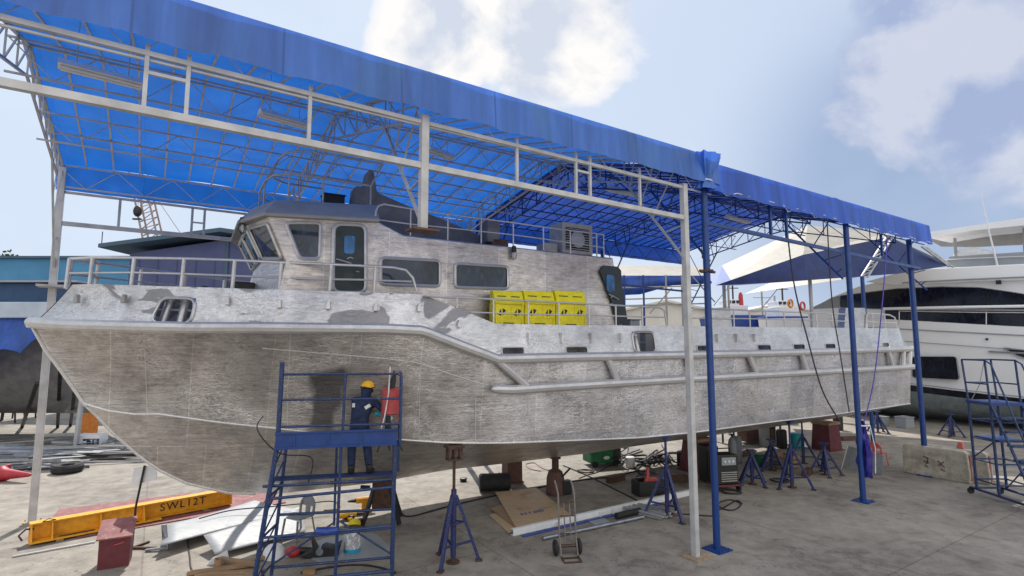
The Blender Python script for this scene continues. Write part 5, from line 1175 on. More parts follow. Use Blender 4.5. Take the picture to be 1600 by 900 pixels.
slab('aluminium_plate', 'small flat aluminium plate lying next to the white channel', 'metal sheet', [(914,812),(933,804),(953,816),(931,822)], .006, .012, 'sheet')
a, b = G(963, 812), G(1000, 803); d = b-a; tag(MB().tube([(0, 0, .08), (d.x, d.y, .08)], .075, 12).build('black_tube', Mt['rubber'], loc=a), 'short thick black tube on the ground beside the profile stack', 'pipe')
bb, be = G(1012, 800), G(1030, 812)
for i in range(9):
    x = 1000+(i % 5)*6.5; p = G(x+4, 806-(i % 5)*2.2); z = .04+.06*(i//5)
    labs = 'aluminium box profile, one of a loose stack by the tripod jack'
    m = MB().box((0, 0, z), (1.0+.08*(i % 3), .07, .045)); tag(m.build('aluminium_profile', Mt['sheet'], loc=p, rz=-.75+.05*math.sin(i*2.3), smooth=0, bevel=.003), labs, 'metal profile', 'aluminium profiles stacked by the tripod jack')
tag(MB().box((0, 0, .03), (.3, .22, .06)).build('floor_block', Mt['brownbox'], loc=G(1056, 805), rz=.3, smooth=0, bevel=.01), 'small brown block on the ground right of the tripod jack', 'block')
# sack truck
wl, wr = G(873, 870), G(903, 868); ctr = (wl+wr)/2; d = wr-wl; rz = math.atan2(d.y, d.x)
t = thing('sack_truck', 'rusty two wheeled sack truck standing in front of the plywood', 'sack truck', ctr, rz); h2 = .17; RS = Mt['rustgrey']
for x in (-1, 1):
    MB().tube([(x*h2, -.1, .03), (x*h2, .03, .35), (x*h2, .1, .95), (x*h2, .12, 1.18), (x*h2-.02, .19, 1.32), (x*h2-.03, .28, 1.4)], .019, 8).build('side_tube', Mt['rust'] if False else RS, t)
    MB().tube([(x*.06, 0, .3), (x*.06, .1, 1.0)], .013, 6).build('inner_tube', RS, t)
    w0 = MB().lathe([(.05, -.035), (.13, -.035), (.15, -.02), (.15, .02), (.13, .035), (.05, .035)], (x*(h2+.07), .08, .15), 20, 'X').build('wheel', Mt['rubber'], t)
    MB().lathe([(.02, -.04), (.06, -.04), (.06, .04), (.02, .04)], (x*(h2+.07), .08, .15), 14, 'X').build('rim', Mt['rust'], w0)
for z, y in ((.22, 0), (.42, .035), (.75, .075), (1.0, .105)): MB().bar((-h2, y, z), (h2, y, z), .03, .02).build('cross_bar', Mt['rust'], t, 0)
MB().tube([(-h2, -.1, .03), (-h2+.0, -.36, .02), (h2, -.36, .02), (h2, -.1, .03)], .018, 6).bar((-h2, -.14, .02), (h2, -.14, .02), .05, .01).build('toe_plate', Mt['rust'], t, 0)
MB().cyl((-h2-.09, .08, .15), (h2+.09, .08, .15), .014).build('axle', Mt['rust'], t)
# tool box, welder, gas bottle, green bin, hoses
p = G(1013, 772); t = thing('toolbox', 'black open toolbox with red tool, under the hull behind the tripod jack', 'toolbox', p, .3)
MB().grid([[(-.4,-.22,.0),(-.4,.22,.0)],[(.4,-.22,.0),(.4,.22,.0)]]).box((0,-.22,.2),(.8,.03,.4)).box((0,.22,.2),(.8,.03,.4)).box((-.4,0,.2),(.03,.44,.4)).box((.4,0,.2),(.03,.44,.4)).build('box_body', Mt['black'], t, 0, bevel=.01)
MB().tube([(-.1, 0, .2), (0, .02, .5), (.02, .03, .72)], [.08, .06, .04], 8).box((.15, .05, .38), (.3, .2, .1)).build('red_tool', Mt['softred'], t, 30); MB().tube([(-.38, 0, .4), (-.36, 0, .52), (.36, 0, .52), (.38, 0, .4)], .02, 6).build('handle', Mt['black'], t)
p = G(1131, 765); t = thing('welding_machine', 'black welding machine on a red wheeled trolley behind the blue post', 'welding machine', p, .2)
MB().box((0, 0, .17), (.75, .55, .05)).build('trolley', Mt['maroon'], t, 0, bevel=.01)
wb = MB().box((0, 0, .62), (.66, .5, .82)).build('case', Mt['black'], t, 0, bevel=.03)
MB().box((.03, -.256, .85), (.45, .015, .22)).build('control_panel', Mt['gel_grey'], wb, 0, bevel=.006)
for i in range(3): MB().cyl((-.1+.13*i, -.262, .85), (-.1+.13*i, -.285, .85), .03).build('knob', Mt['white'], wb)
for i in range(5): MB().box((.03, -.255, .3+.06*i), (.5, .015, .025)).build('louvre', Mt['capgrey'], wb, 0)
for x in (-1, 1): MB().lathe([(.03, -.03), (.11, -.03), (.11, .03), (.03, .03)], (x*.36, -.18, .11), 16, 'X').build('wheel', Mt['rubber'], t)
MB().tube([(-.3, .1, 1.03), (-.3, .1, 1.15), (.3, .1, 1.15), (.3, .1, 1.03)], .018, 6).build('handle', Mt['black'], t)
t = thing('welding_machine', 'tall dark machine cabinet in the shade behind the white and blue posts', 'machine', G(1108, 752), .2)
MB().box((0, 0, .55), (.4, .5, 1.1)).build('case', Mt['black'], t, 0, bevel=.02); MB().box((-.02, -.256, .5), (.06, .01, .6)).build('panel_strip', Mt['gel_grey'], t, 0)
t = thing('gas_bottle', 'grey gas bottle with dark valve standing behind the welding machine', 'gas bottle', G(1146, 742))
MB().lathe([(.12, 0), (.13, .03), (.13, 1.0), (.1, 1.12), (.04, 1.2)], n=18).build('cylinder', Mt['plastic_grey'], t); MB().cyl((0, 0, 1.18), (0, 0, 1.3), .03).box((0, 0, 1.26), (.16, .03, .03)).build('valve', Mt['black'], t)
p = G(939, 726); t = thing('green_bin', 'green and black wheeled box far under the keel, with pipes on it', 'bin', p, .3)
MB().box((0, 0, .42), (1.1, .7, .6)).build('bin_body', Mt['green'], t, 0, bevel=.04); MB().box((.45, 0, .4), (.3, .74, .66)).box((0, 0, .74), (1.16, .76, .06)).build('lid', Mt['black'], t, 0, bevel=.02)
for x in (-1, 1): MB().cyl((x*.4, -.4, .1), (x*.4, -.3, .1), .1).build('wheel', Mt['rubber'], t)
MB().sph((.05, -.355, .3), (.12, .01, .06)).build('sticker', Mt['white'], t)
def hose(name, label, pts, r=.018, mat='cable', cat='cable', grp=None, z=None):
    return rope(name, label, cat, [G(x, y)+V((0, 0, r if z is None else z)) for x, y in pts], r, mat, grp)
hose('power_cable', 'dark cable running under the hull toward the sack truck', [(625,800),(640,808),(690,795),(760,778),(830,765),(900,752),(960,745),(1000,735)])
hose('power_cable', 'long dark cable from the jack across the shade to the tripod', [(880,728),(920,745),(960,765),(1000,785),(1030,800),(1090,806),(1125,808)])
hose('power_cable', 'coiled black cable on the ground right of the blue post', [(1120,800),(1138,790),(1152,783),(1158,790),(1146,798),(1130,796),(1122,788),(1140,782),(1160,788)])
hose('power_cable', 'dark cable lying in the scaffold foreground on the shaded concrete', [(470,896),(520,887),(560,884),(592,888),(618,897)])
hose('power_cable', 'looped pale hose on the sunlit strip behind the black drum', [(845,737),(828,733),(822,726),(835,724),(845,731),(858,735),(868,728)], .015, 'wood', 'hose')
hose('power_cable', 'orange brown cable crossing the sunlit patch behind the hydraulic jack', [(905,748),(918,743),(935,738),(955,728),(985,722),(1010,716)], .014, 'rust')
hose('power_cable', 'thin cable lying over the aluminium sheets', [(292,842),(296,868),(300,892),(318,896)], .014, 'cable')
hose('power_cable', 'dark cable draped across the bright sheets to the yellow tools', [(310,832),(360,818),(420,812),(480,806),(520,803),(530,815),(505,818)], .014, 'cable', z=.3)
# tangle of dark hoses in the lit strip
for i in range(9):
    random.seed(50+i); x0 = 975+i*11; pts = [(x0+random.uniform(-26, 26), random.uniform(705, 736)) for _ in range(7)]
    labs = 'dark hose in the tangle on the sunlit ground left of the red support'
    hose('dark_hose', labs, pts, random.uniform(.018, .035), 'cable', 'hose', 'tangled dark hoses under the hull', z=random.uniform(.03, .3))
random.seed(3)
# ------------------------------------------------------------------ right side: concrete block, panel, rolling stairs
a, b = G(1411, 738), G(1515, 757); d = b-a; L = d.length; rz = math.atan2(d.y, d.x)
def blockmat():
    m, nt, bs, out = newmat('cast_concrete'); n = noise(nt, mapping(nt, 1), 3, 8, .65); r = ramp(nt, n, [(.35, (.28, .24, .18)), (.55, (.47, .43, .35)), (.7, (.56, .52, .45))])
    e = ramp(nt, noise(nt, mapping(nt, 1), 5, 5, .6), [(.62, 0.), (.7, .7)]); c = mixc(nt, r.outputs[0], (.2, .17, .13), e.outputs[0]); nt.links.new(c, bs.inputs['Base Color']); bs.inputs['Roughness'].default_value = .85; bump(nt, bs, n.outputs[0], .5, .02); return m
bmx = blockmat()
for i, (y0, lab) in enumerate(((0, 'pale concrete slab barrier on edge with dark marks, nearer the camera'), (.36, 'pale concrete slab barrier with red edges, behind the marked one'))):
    t = thing('concrete_slab', lab, 'concrete block', a+V((-math.sin(rz), math.cos(rz), 0))*y0+V((math.cos(rz), math.sin(rz), 0))*(.35*i), rz, 'concrete slabs beside the rolling stairs')
    m = MB(); HH = .95; pr = [(0, 0), (L, 0), (L+.02, .3), (L-.02, HH-.06), (L-.12, HH), (.12, HH-.0), (.02, HH-.08)]
    m.prism([(x, .02, z) for x, z in pr], (0, .26, 0)); m.build('slab_body', bmx, t, 0, bevel=.03)
    MB().box((L+.005, .15, HH*.48), (.03, .09, HH*.8)).build('red_edge', Mt['redplate'], t, 0)
    if i == 0:
        k = MB(); 
        for p_, q_ in (((.34,.66),(.42,.62)),((.42,.62),(.39,.42)),((.34,.5),(.43,.47)),((.36,.36),(.41,.33)),((.56,.58),(.66,.40)),((.65,.58),(.57,.42)),((.6,.33),(.66,.28))):
            k.bar((p_[0]*L, .012, p_[1]*HH), (q_[0]*L, .012, q_[1]*HH), .022, .03, up=(0, 1, 0))
        k.build('dark_mark', Mt['brownbox'], t, 0)
    else: MB().prism([(L*.55, .1, HH), (L*.66, .1, HH), (L*.64, .12, HH+.2), (L*.58, .12, HH+.2)], (0, .12, 0)).build('lifting_tab', Mt['pink'], t, 0, bevel=.02)
p, q = G(1315, 732), G(1372, 743); d = q-p; t = thing('metal_sheet', 'dark grey panel standing on edge behind the violet cloth bundle', 'panel', p, math.atan2(d.y, d.x))
MB().prism([(0, 0, 0), (d.length*1.1, 0, 0), (d.length*1.05, .25, .62), (.12, .25, .75)], (0, .03, 0)).build('board', Mt['plastic_grey'], t, 0); MB().tube([(0, -.01, 0), (.12, .24, .76)], .015).build('panel_edge', Mt['rail'], t)
# rolling stairs
Bq = Mt['scaf_blue']
o0, o1 = G(1522, 772), G(1594, 797); d = o1-o0; rz = math.atan2(d.y, d.x)
t = thing('rolling_stairs', 'blue rolling warehouse stairs with caged top platform at the right edge', 'rolling stairs', o0, rz)
Lx = d.length; St = lambda px, py, v: (lambda r: (lambda p: V((p.dot(V((math.cos(rz), math.sin(rz), 0))), v, p.z)))(CAM+r*(((o0+V((-math.sin(rz), math.cos(rz), 0))*v-CAM).dot(V((-math.sin(rz), math.cos(rz), 0))))/r.dot(V((-math.sin(rz), math.cos(rz), 0))))-o0))(ray(px, py))
pt = St(1522, 628, 0); zP = pt.z; xw = 1.15; Dp = .8
pl1 = St(1513, 562, 0); zG = pl1.z
def tb(n, pts, r=.026, mat=None): return MB().tube(pts, r, 8).build(n, mat or Bq, t)
xa, xb = .12, .88
for x in (xa, xb):
    for v in (0, Dp): tb('upright', [(x, v, .15), (x-.04, v, zP)], .034)
for v in (0, Dp):
    tb('guard_post', [(xa-.04, v, zP), (xa-.16, v, zG)], .026); tb('guard_post', [(xb-.04, v, zP), (xb-.1, v, zG)], .026)
    tb('guard_rail', [(xa-.16, v, zG), (xb-.1, v, zG)], .022); tb('guard_rail', [(xa-.1, v, lerp(zP, zG, .45)), (xb-.06, v, lerp(zP, zG, .45))], .02)
tb('guard_rail', [(xa-.16, 0, zG), (xa-.16, Dp, zG)], .022); tb('guard_rail', [(xa-.1, 0, lerp(zP, zG, .45)), (xa-.1, Dp, lerp(zP, zG, .45))], .02)
MB().box(((xa+xb)/2-.04, Dp/2, zP), (xb-xa+.12, Dp+.08, .09)).build('platform', Mt['blue_steel'], t, 0, bevel=.008)
for v in (0, Dp): tb('stringer', [(xb-.02, v, zP), (xb+1.15, v, .2)], .035); tb('handrail', [(xb-.1, v, zG), (xb+.1, v, zG-.1), (xb+1.2, v, 1.1), (xb+1.2, v, .35)], .022)
for i in range(1, 7):
    f = i/7; MB().box((xb+1.15*f, Dp/2, lerp(zP, .2, f)), (.24, Dp, .04)).build('tread', Bq, t, 0)
for z in (.45, 1.0, 1.6, 2.1):
    if z < zP-.2:
        for v in (0, Dp): tb('cross_rail', [(xa, v, z), (xb, v, z)], .022)
        for x in (xa, xb): tb('side_rail', [(x, 0, z), (x, Dp, z)], .022)
MB().box((.55, Dp/2, 1.62), (.86, .7, .05)).build('tool_tray', Mt['blue_steel'], t, 0)
tb('base_rail', [(-.1, 0, .17), (xb+1.2, 0, .17)], .035); tb('base_rail', [(-.1, Dp, .17), (xb+1.2, Dp, .17)], .035); tb('base_rail', [(-.05, 0, .17), (-.05, Dp, .17)], .03)
tb('diagonal_brace', [(xa, Dp, .2), (xb, Dp, 1.0)], .018); tb('diagonal_brace', [(xa, 0, 1.05), (xb, 0, 1.6)], .018)
rope_pts = [(xb-.12, 0, zG-.05), (xa+.4, 0, lerp(zP, zG, .4)), (xa+.1, 0, zP+.08)]; tb('chain', rope_pts, .01, Mt['grey_steel'])
for x in (-.08, xb+1.15):
    for v in (0, Dp):
        c_ = MB().box((x, v, .14), (.06, .08, .08)).build('caster', Mt['black'], t, 0); MB().cyl((x-.03, v-.02, .08), (x+.03, v-.02, .08), .08, n=16).build('caster_wheel', Mt['rubber'], c_)
# small things near the yacht
for x, y, s, lab in ((1378, 664, .45, 'small grey block on the sunlit strip near the transom'), (1414, 668, .55, 'pale grey block on the sunlit strip under the yacht')):
    tag(MB().box((0, 0, s*.45), (s*1.2, s, s*.9)).box((0, 0, s*.95), (s*1.3, s*1.1, s*.1)).build('keel_block', Mt['gel_grey'], loc=G(x, y), rz=.4, smooth=0, bevel=.02), lab, 'block')
for i, (x, y, h, mt) in enumerate(((1205,690,.8,'black'),(1222,700,.7,'black'),(1195,698,.9,'plastic_grey'))):
    tag(MB().lathe([(.18, 0), (.2, .03), (.2, h), (.15, h+.04)], n=16).build('oil_drum', Mt[mt], loc=G(x, y)), ('dark drum far under the stern, left one', 'dark drum far under the stern, right one', 'grey drum far under the stern behind the dark pair')[i], 'drum')
t = thing('work_bench', 'cluttered dark bench far under the hull behind the welding machine', 'bench', G(1175, 692), .3)
MB().box((0, 0, .75), (2.6, .8, .06)).build('bench_top', Mt['black'], t, 0)
for x in (-1.2, 1.2):
    for y in (-.35, .35): MB().box((x, y, .37), (.06, .06, .72)).build('leg', Mt['black'], t, 0)
MB().box((.2, 0, .35), (1.4, .6, .5)).build('crate', Mt['brownbox'], t, 0); MB().sph((-.7, 0, .95), (.4, .3, .2)).build('wrapped_bundle', Mt['dark_tarp'], t)
# small black cap on ground
tag(MB().lathe([(.06, 0), (.1, .02), (.12, .1), (.1, .11)], n=14).build('plastic_cup', Mt['black'], loc=G(724, 752)), 'small black cup lying on the sunlit concrete left of the drum', 'cup')

# ------------------------------------------------------------------ more things lying below the hull
gclut = 'timber blocks lying under the hull'
for i, (x, y, l, rz_, lab) in enumerate([(905, 706, .9, .3, 'short dark timber block under the keel left of the green box'), (1028, 718, .8, 1.1, 'dark timber block among the hoses left of the red support'), (1060, 752, .6, .2, 'timber block at the foot of the red support, near the toolbox'), (1165, 712, .9, .5, 'timber block under the bench, behind the short trestle'), (1262, 742, .7, .9, 'small timber block between the trestles near the violet bundle'), (1330, 688, 1.0, .2, 'long dark timber block behind the violet bundle'), (962, 752, .7, .7, 'timber block on the shaded slab left of the toolbox')]):
    tag(MB().box((0, 0, .09), (l, .2, .18)).build('timber_block', Mt['brownbox'] if i % 2 else Mt['rust'], loc=G(x, y), rz=rz_, smooth=0, bevel=.012), lab, 'timber', gclut)
for i, (x, y, r_, h, mt, lab) in enumerate([(1188, 728, .2, .4, 'green', 'green tin on the ground behind the short trestle'), (1152, 722, .18, .9, 'plastic_grey', 'second grey gas bottle behind the welding machine'), (1068, 728, .22, .5, 'black', 'black tub left of the red support under the hull'), (1246, 700, .25, .6, 'teal_tool', 'teal drum deep in the shade under the stern'), (985, 730, .16, .35, 'white', 'small white tin on the sunlit patch by the hoses'), (1310, 672, .22, .7, 'black', 'black drum behind the stern support')]):
    tag(MB().lathe([(r_*.9, 0), (r_, .02), (r_, h*.95), (r_*.85, h), (r_*.8, h)], n=18).build('tin' if h < .6 else 'drum', Mt[mt], loc=G(x, y)), lab, 'drum' if h >= .6 else 'tin')
for i, (x, y, lab) in enumerate([(1010, 741, 'coil of dark cable beside the toolbox'), (1142, 770, 'coil of dark cable in front of the welding machine'), (1218, 752, 'coil of dark cable between the trestles'), (915, 738, 'coil of dark cable on the shaded slab by the hydraulic jack')]):
    p = G(x, y); random.seed(90+i); pts = []
    for k in range(44):
        a = k*.45; r_ = .22+.03*math.sin(k*1.7)+random.uniform(-.015, .015); pts.append((r_*math.cos(a)*1.2, r_*math.sin(a), .02+.012*(k//14)+.004*(k % 3)))
    tag(MB().tube(pts, .012, 6).build('cable_coil', Mt['cable'], loc=p), lab, 'cable')
random.seed(3)
t = thing('crate', 'open brown timber crate in the shade behind the tall jack', 'crate', G(1226, 730), .5)
for z in (.08, .22, .36):
    for y in (-.3, .3): MB().box((0, y, z), (.8, .025, .11)).build('slat', Mt['wood'], t, 0)
    for x in (-.39, .39): MB().box((x, 0, z), (.025, .57, .11)).build('slat', Mt['wood'], t, 0)
MB().box((0, 0, .03), (.76, .56, .02)).build('crate_floor', Mt['wood'], t, 0)
# ------------------------------------------------------------------ the white motor yacht
YF = Frame((24.4, 26.0, 0), -40.0)
def yp(px, py, v=0): return YF.pv(v, px, py)
ya = thing('motor_yacht', 'large white motor yacht with dark windows standing behind the stern', 'yacht', YF.o, YF.rz)
def yl(py0, py1, x0=1423, x1=1600): a, b = yp(x0, py0), yp(x1, py1); return lambda u: lerp(b.z, a.z, (u-b.x)/(a.x-b.x))
z_top = yl(501, 511); z_str = yl(606, 628); z_low = yl(640, 655); z_cr = yl(515, 524)
UB = 15.0
nb = lambda u: 0 if u < 4 else -4.6*((u-4)/(UB-4))**2.2       # side curves in toward the bow
US = [-9+.8*i for i in range(31)]; US = [u for u in US if u <= UB]
hm_ = MB(); am = MB(); bm_ = MB(); zz = lambda f, u: f(min(u, 6))+(.05*max(0, u-6))
hull_rows, anti_rows, boot_rows = [], [], []
for u in US:
    v = nb(u); fl = .35*max(0, (u-4)/11); zt_, zs_, zl_ = zz(z_top, u), zz(z_str, u), zz(z_low, u)
    c = V((u, -4.9, 0))
    mid = [(u, lerp(v-.35-fl*2, v, t**.6), lerp(zs_+.12, zt_, t)) for t in (0, .25, .5, .75, 1)]
    hull_rows.append(mid+[(u, v-.25, zt_+.02), (u, -4.9, zt_-.1)])
    boot_rows.append([(u, v-.42-fl*2, zs_-.22), (u, v-.35-fl*2, zs_+.12)])
    anti_rows.append([(u, v-.42-fl*2, zs_-.22), (u, v-.6-fl*2, lerp(zs_, zl_, .8)), (u, v-.95-fl*2, zl_-.1), (u, min(v-1.2, -3)-.0 if v > -3 else -4.5, zl_-.75), (u, -4.9, .55)])
hm_.grid(hull_rows); bm_.grid(boot_rows); am.grid(anti_rows)
yh = hm_.build('yacht_hull', Mt['gel'], ya, 40); bm_.build('boot_stripe', Mt['bluetag'] if False else Mt['yglass'], ya, 40); am.build('antifouling_bottom', Mt['antifoul'], ya, 40)
for py0, py1, r_ in ((515, 524, .03), (534, 547, .02), (600, 621, .02)):
    f = yl(py0, py1); MB().tube([(u, nb(u)+.012-(.0 if py0 < 540 else .3), zz(f, u)) for u in US if u < 9], r_, 6).build('hull_moulding', Mt['gel_grey'], ya)
def ypoly(P, v): return [yp(x, y, v) for x, y in P]
def yplate(name, P, v, th, mat, par=None, r=0, bev=0):
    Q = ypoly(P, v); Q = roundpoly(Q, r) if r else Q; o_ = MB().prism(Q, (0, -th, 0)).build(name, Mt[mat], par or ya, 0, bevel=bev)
    if mat == 'yglass': MB().tube([q+V((0, .005, 0)) for q in Q], .018, 5, closed=True).build('window_frame', Mt['gel_grey'], o_)
    return o_
yplate('hull_window', [(1425,557),(1494,557),(1499,594),(1425,590)], .02, .3, 'yglass', yh, .15)
yplate('hull_window', [(1568,543),(1610,548),(1610,562),(1590,556)], .02, .3, 'yglass', yh, 0)
yplate('hull_window', [(1545,548.5),(1610,551.5),(1610,553),(1545,550)], .015, .2, 'yglass', yh, 0)
MB().cyl(yp(1542,530,.0), yp(1542,530,.05), .06).build('hull_fitting', Mt['black'], yh)
# deckhouse
HV = -.75
yplate('deckhouse', [(1262,484),(1300,464),(1345,446),(1400,437),(1470,431),(1640,425),(1640,520),(1262,520)], HV, 3.6, 'gel', None, 0, .05)
dh = ya
yplate('deckhouse_window', [(1312,462),(1345,458),(1400,451),(1470,448),(1530,449),(1580,456),(1640,466),(1640,484),(1380,483),(1312,481)], HV+.03, .2, 'yglass', ya, .12)
yplate('side_window', [(1383,484),(1640,486),(1640,512),(1383,503)], HV+.05, .2, 'yglass', ya, .05)  # dark strip: side windows together with the deck-side shade, as dark glass
yplate('windscreen', [(1264,483),(1298,466),(1311,462),(1311,481)], HV+.025, .2, 'gel_grey', ya)
MB().tube(ypoly([(1380,482.5),(1500,480),(1640,478)], .0), .075, 8).build('deck_rail', Mt['gel'], ya)
MB().tube(ypoly([(1405,486),(1520,488),(1640,489)], .0), .025, 8).build('deck_rail', Mt['rail'], ya)
for x in (1405, 1541): MB().tube(ypoly([(x, 487), (x, 507)], .0), .025, 6).build('rail_post', Mt['rail'], ya)
yplate('upper_deck', [(1352,440),(1400,427),(1442,420),(1640,410),(1640,436),(1520,440),(1400,446)], HV+.35, 4.6, 'gel', ya, 0, .06)
MB().tube(ypoly([(1410,442),(1500,437),(1640,431)], HV+.4), .04, 6).build('deck_moulding', Mt['gel_grey'], ya)
yplate('flybridge_coaming', [(1480,407),(1484,401),(1640,391),(1640,413),(1480,419)], HV-.4, .12, 'bluewrap' if False else 'gel_grey', ya)
MB().tube(ypoly([(1466,406),(1490,405),(1640,399)], HV-.3), .03, 6).build('flybridge_rail', Mt['rail'], ya)
# hardtop
H1 = ypoly([(1444,364),(1520,352),(1600,340),(1680,330)], HV-.5); H2 = ypoly([(1452,372),(1520,360),(1600,352),(1680,345)], HV-.5); H3 = [p+V((-.6, -4.2, .0)) for p in H2]; H0 = [p+V((-.6, -4.2, .0)) for p in H1]
hb = MB(); hb.grid([H0, H1, H2, H3, H0]); hb.build('hardtop', Mt['gel'], ya, 0, fixn=True)
yplate('hardtop_edge', [(1450,374),(1520,361),(1600,353),(1690,344),(1690,372),(1600,382),(1520,386),(1470,385)], HV-3.2, .15, 'capgrey', ya)
for x0, y0, y1 in ((1492,372,408), (1600,356,400)): MB().tube(ypoly([(x0, y0), (x0+2, y1)], HV-1.2), .07, 8).build('hardtop_pillar', Mt['capgrey'], ya)
MB().tube(ypoly([(1533,303),(1545,360),(1560,421)], HV-.2), [.015, .035, .05], 8).build('antenna', Mt['white'], ya)
MB().box(yp(1560,441,HV+.36)+V((0, -.05, 0)), (.2, .12, .2)).build('nav_light', Mt['black'], ya, 0)
MB().sph(yp(1515,397,HV-1.5), (.7, .5, .35)).sph(yp(1530,399,HV-1.5), (.6, .5, .3)).build('seat_cover', Mt['white'], ya)
for u in (-6, 0, 6):
    p = YF.wld((u, -3.6, 0)); t = support('hull_support', ('steel keel stand under the yacht, nearest the right edge', 'steel keel stand under the middle of the yacht', 'steel keel stand under the yacht bow')[(u+6)//6], p, .7, .75, 'black', .3)
# ------------------------------------------------------------------ left: boat under covers
cb = thing('covered_boat', 'dark hulled boat under blue covers at the left edge', 'boat', (-20.5, 22.5, 0)); ob = V((-20.5, 22.5, 0))
bk = lambda px, py, Y=22.5: atY(px, py, Y)-ob
hr = []
for i in range(9):
    x = lerp(-9, 3.4, i/8); k = max(0, (i-4)/4); z1 = 5.25; y_ = 2.6*k**1.5
    hr.append([(x-.0, y_, z1), (x-.3*k, y_+.3, 3.8), (x-.9*k, .7+y_, 2.4), (x-1.8*k, 1.5+y_*.6, 1.55), (x-2.2*k, 2.6, 1.1), (x-2.2*k, 4.6, 1.1), (x, 5.2, 5.25)])
MB().grid(hr).build('boat_hull', Mt['brownbox'] if False else Mt['dark_tarp'], cb, 40)
MB().add([hr[-1][k] for k in range(7)], [tuple(range(7))]).build('bow_face', Mt['dark_tarp'], cb, 0)
MB().box((-3.2, 2.5, 5.6), (12.6, 5.6, .66)).build('rub_band', Mt['pale_blue'], cb, 0, bevel=.05)
MB().box((-3.6, 2.6, 6.35), (11.2, 4.4, .9)).build('deckhouse', Mt['navycab'], cb, 0, bevel=.05)
MB().box((-3.6, 2.6, 6.83), (11.8, 5.0, .07)).build('deckhouse_roof', Mt['gel_grey'], cb, 0)
rows_ = []
for i in range(25):
    s = i/24; x = lerp(-6, 1.75, s); low = lerp(3.0, 4.4, max(0, (s-.62)/.38)**.7)+.25*math.sin(i*1.1)
    rows_.append([(x+.1*math.sin(i*.8+j), -.12-.10*j+.13*math.sin(i*1.7+j*.9)*(j/5), lerp(5.3, low, j/5)) for j in range(6)])
MB().grid(rows_).build('cover_sheet', Mt['tarp_blue'], cb, 60)
for i, (px, py, px2, py2, Y) in enumerate(((58,598,34,668,20.5),(95,560,90,668,21),(118,600,110,665,21))):
    a, b = atY(px, py, Y), G(px2, py2); tag(MB().bar((0, 0, 0), a-b, .13, .1).build('timber_prop', Mt['black'], loc=b, smooth=0), ('dark slanting prop against the covered boat, leftmost', 'dark upright prop under the covered boat, middle one', 'dark prop under the covered boat, nearest the aluminium bow')[i], 'prop', 'props holding the covered boat')
for i, (px, py, h) in enumerate(((12, 660, 1.6), (30, 655, 3.1))):
    p = G(px, py); t = thing('steel_trestle', ('low black frame trestle at the left edge', 'taller black frame trestle behind the white post')[i], 'trestle', p, .2)
    for x in (-.5, .5):
        for y in (-.4, .4): MB().bar((x*1.15, y, 0), (x*.8, y*.7, h), .06).build('leg', Mt['black'], t, 0)
    for z in (.45, .98):
        for y in (-.7, .7): MB().bar((-.5, y*.5, h*z), (.5, y*.5, h*z), .05).build('rail', Mt['black'], t, 0)
# low quay kerb-like metal stack and scrap pile
random.seed(11)
pile_lab = 'flat aluminium offcut strip in the scrap heap behind the left white post'
for i in range(54):
    px = random.uniform(-30, 185); py = random.uniform(690, 745) if px < 90 else random.uniform(690, 722)
    p = G(px, py); L = random.uniform(1.0, 3.2); z = random.uniform(.03, .42)*(1-.5*abs(px-80)/120); wd = random.uniform(.05, .28)
    m = MB().box((0, 0, 0), (L, wd, .015)); 
    if i % 3 == 0: m.box((0, wd/2, .04), (L, .012, .08))
    o = m.build('scrap_strip', [Mt['scrap'], Mt['sheet'], Mt['capgrey'], Mt['scrap']][i % 4], loc=p+V((0, 0, max(.02, z))), smooth=0); o.rotation_euler = (random.uniform(-.12, .12), random.uniform(-.05, .05), random.uniform(-.15, .6)); tag(o, pile_lab, 'metal strip', 'aluminium offcuts in the scrap heap')
for i in range(16):
    px = random.uniform(120, 220); py = random.uniform(700, 724)-(px-120)*.0; p = G(px, py); L = random.uniform(2, 4.2)
    o = MB().box((0, 0, 0), (L, random.uniform(.05, .12), .05)).build('dark_bar', [Mt['capgrey'], Mt['black'], Mt['scrap']][i % 3], loc=p+V((0, 0, random.uniform(.04, .3))), smooth=0); o.rotation_euler = (0, random.uniform(-.03, .03), random.uniform(.05, .4)); tag(o, 'long dark steel bar in the stack left of the aluminium bow', 'steel bar', 'dark steel bars stacked left of the bow')
t = thing('tyre', 'black tyre lying in front of the scrap heap', 'tyre', G(105, 738)); MB().lathe([(.2, .02), (.38, 0), (.44, .08), (.44, .2), (.38, .27), (.2, .25), (.17, .14), (.2, .02)], n=24).build('tread', Mt['rubber'], t); MB().lathe([(.02, .1), (.18, .1), (.18, .16), (.02, .16)], n=20).build('rim', Mt['black'], t)
p = G(142, 702); t = thing('carton', 'white carton with blue stripe lettered TE on the scrap heap', 'carton', p+V((0, 0, .0)), .12)
MB().box((0, 0, .3), (.9, .6, .6)).build('carton_body', Mt['white'], t, 0, bevel=.01); MB().box((.15, -.303, .33), (.6, .008, .26)).build('blue_stripe', Mt['navy'], t, 0); text_mesh('TE', .24, .002, Mt['white'], t, (.25, -.309, .33), (1, 0, 0), (0, 0, 1))
MB().prism([(-.12, -.308, .3), (-.03, -.308, .3), (0, -.308, .4), (-.075, -.308, .36), (-.15, -.308, .4)], (0, -.003, 0)).build('white_mark', Mt['white'], t, 0)
MB().box((0, 0, .04), (1.3, .9, .08)).build('blue_tray', Mt['bluetag'], t, 0)
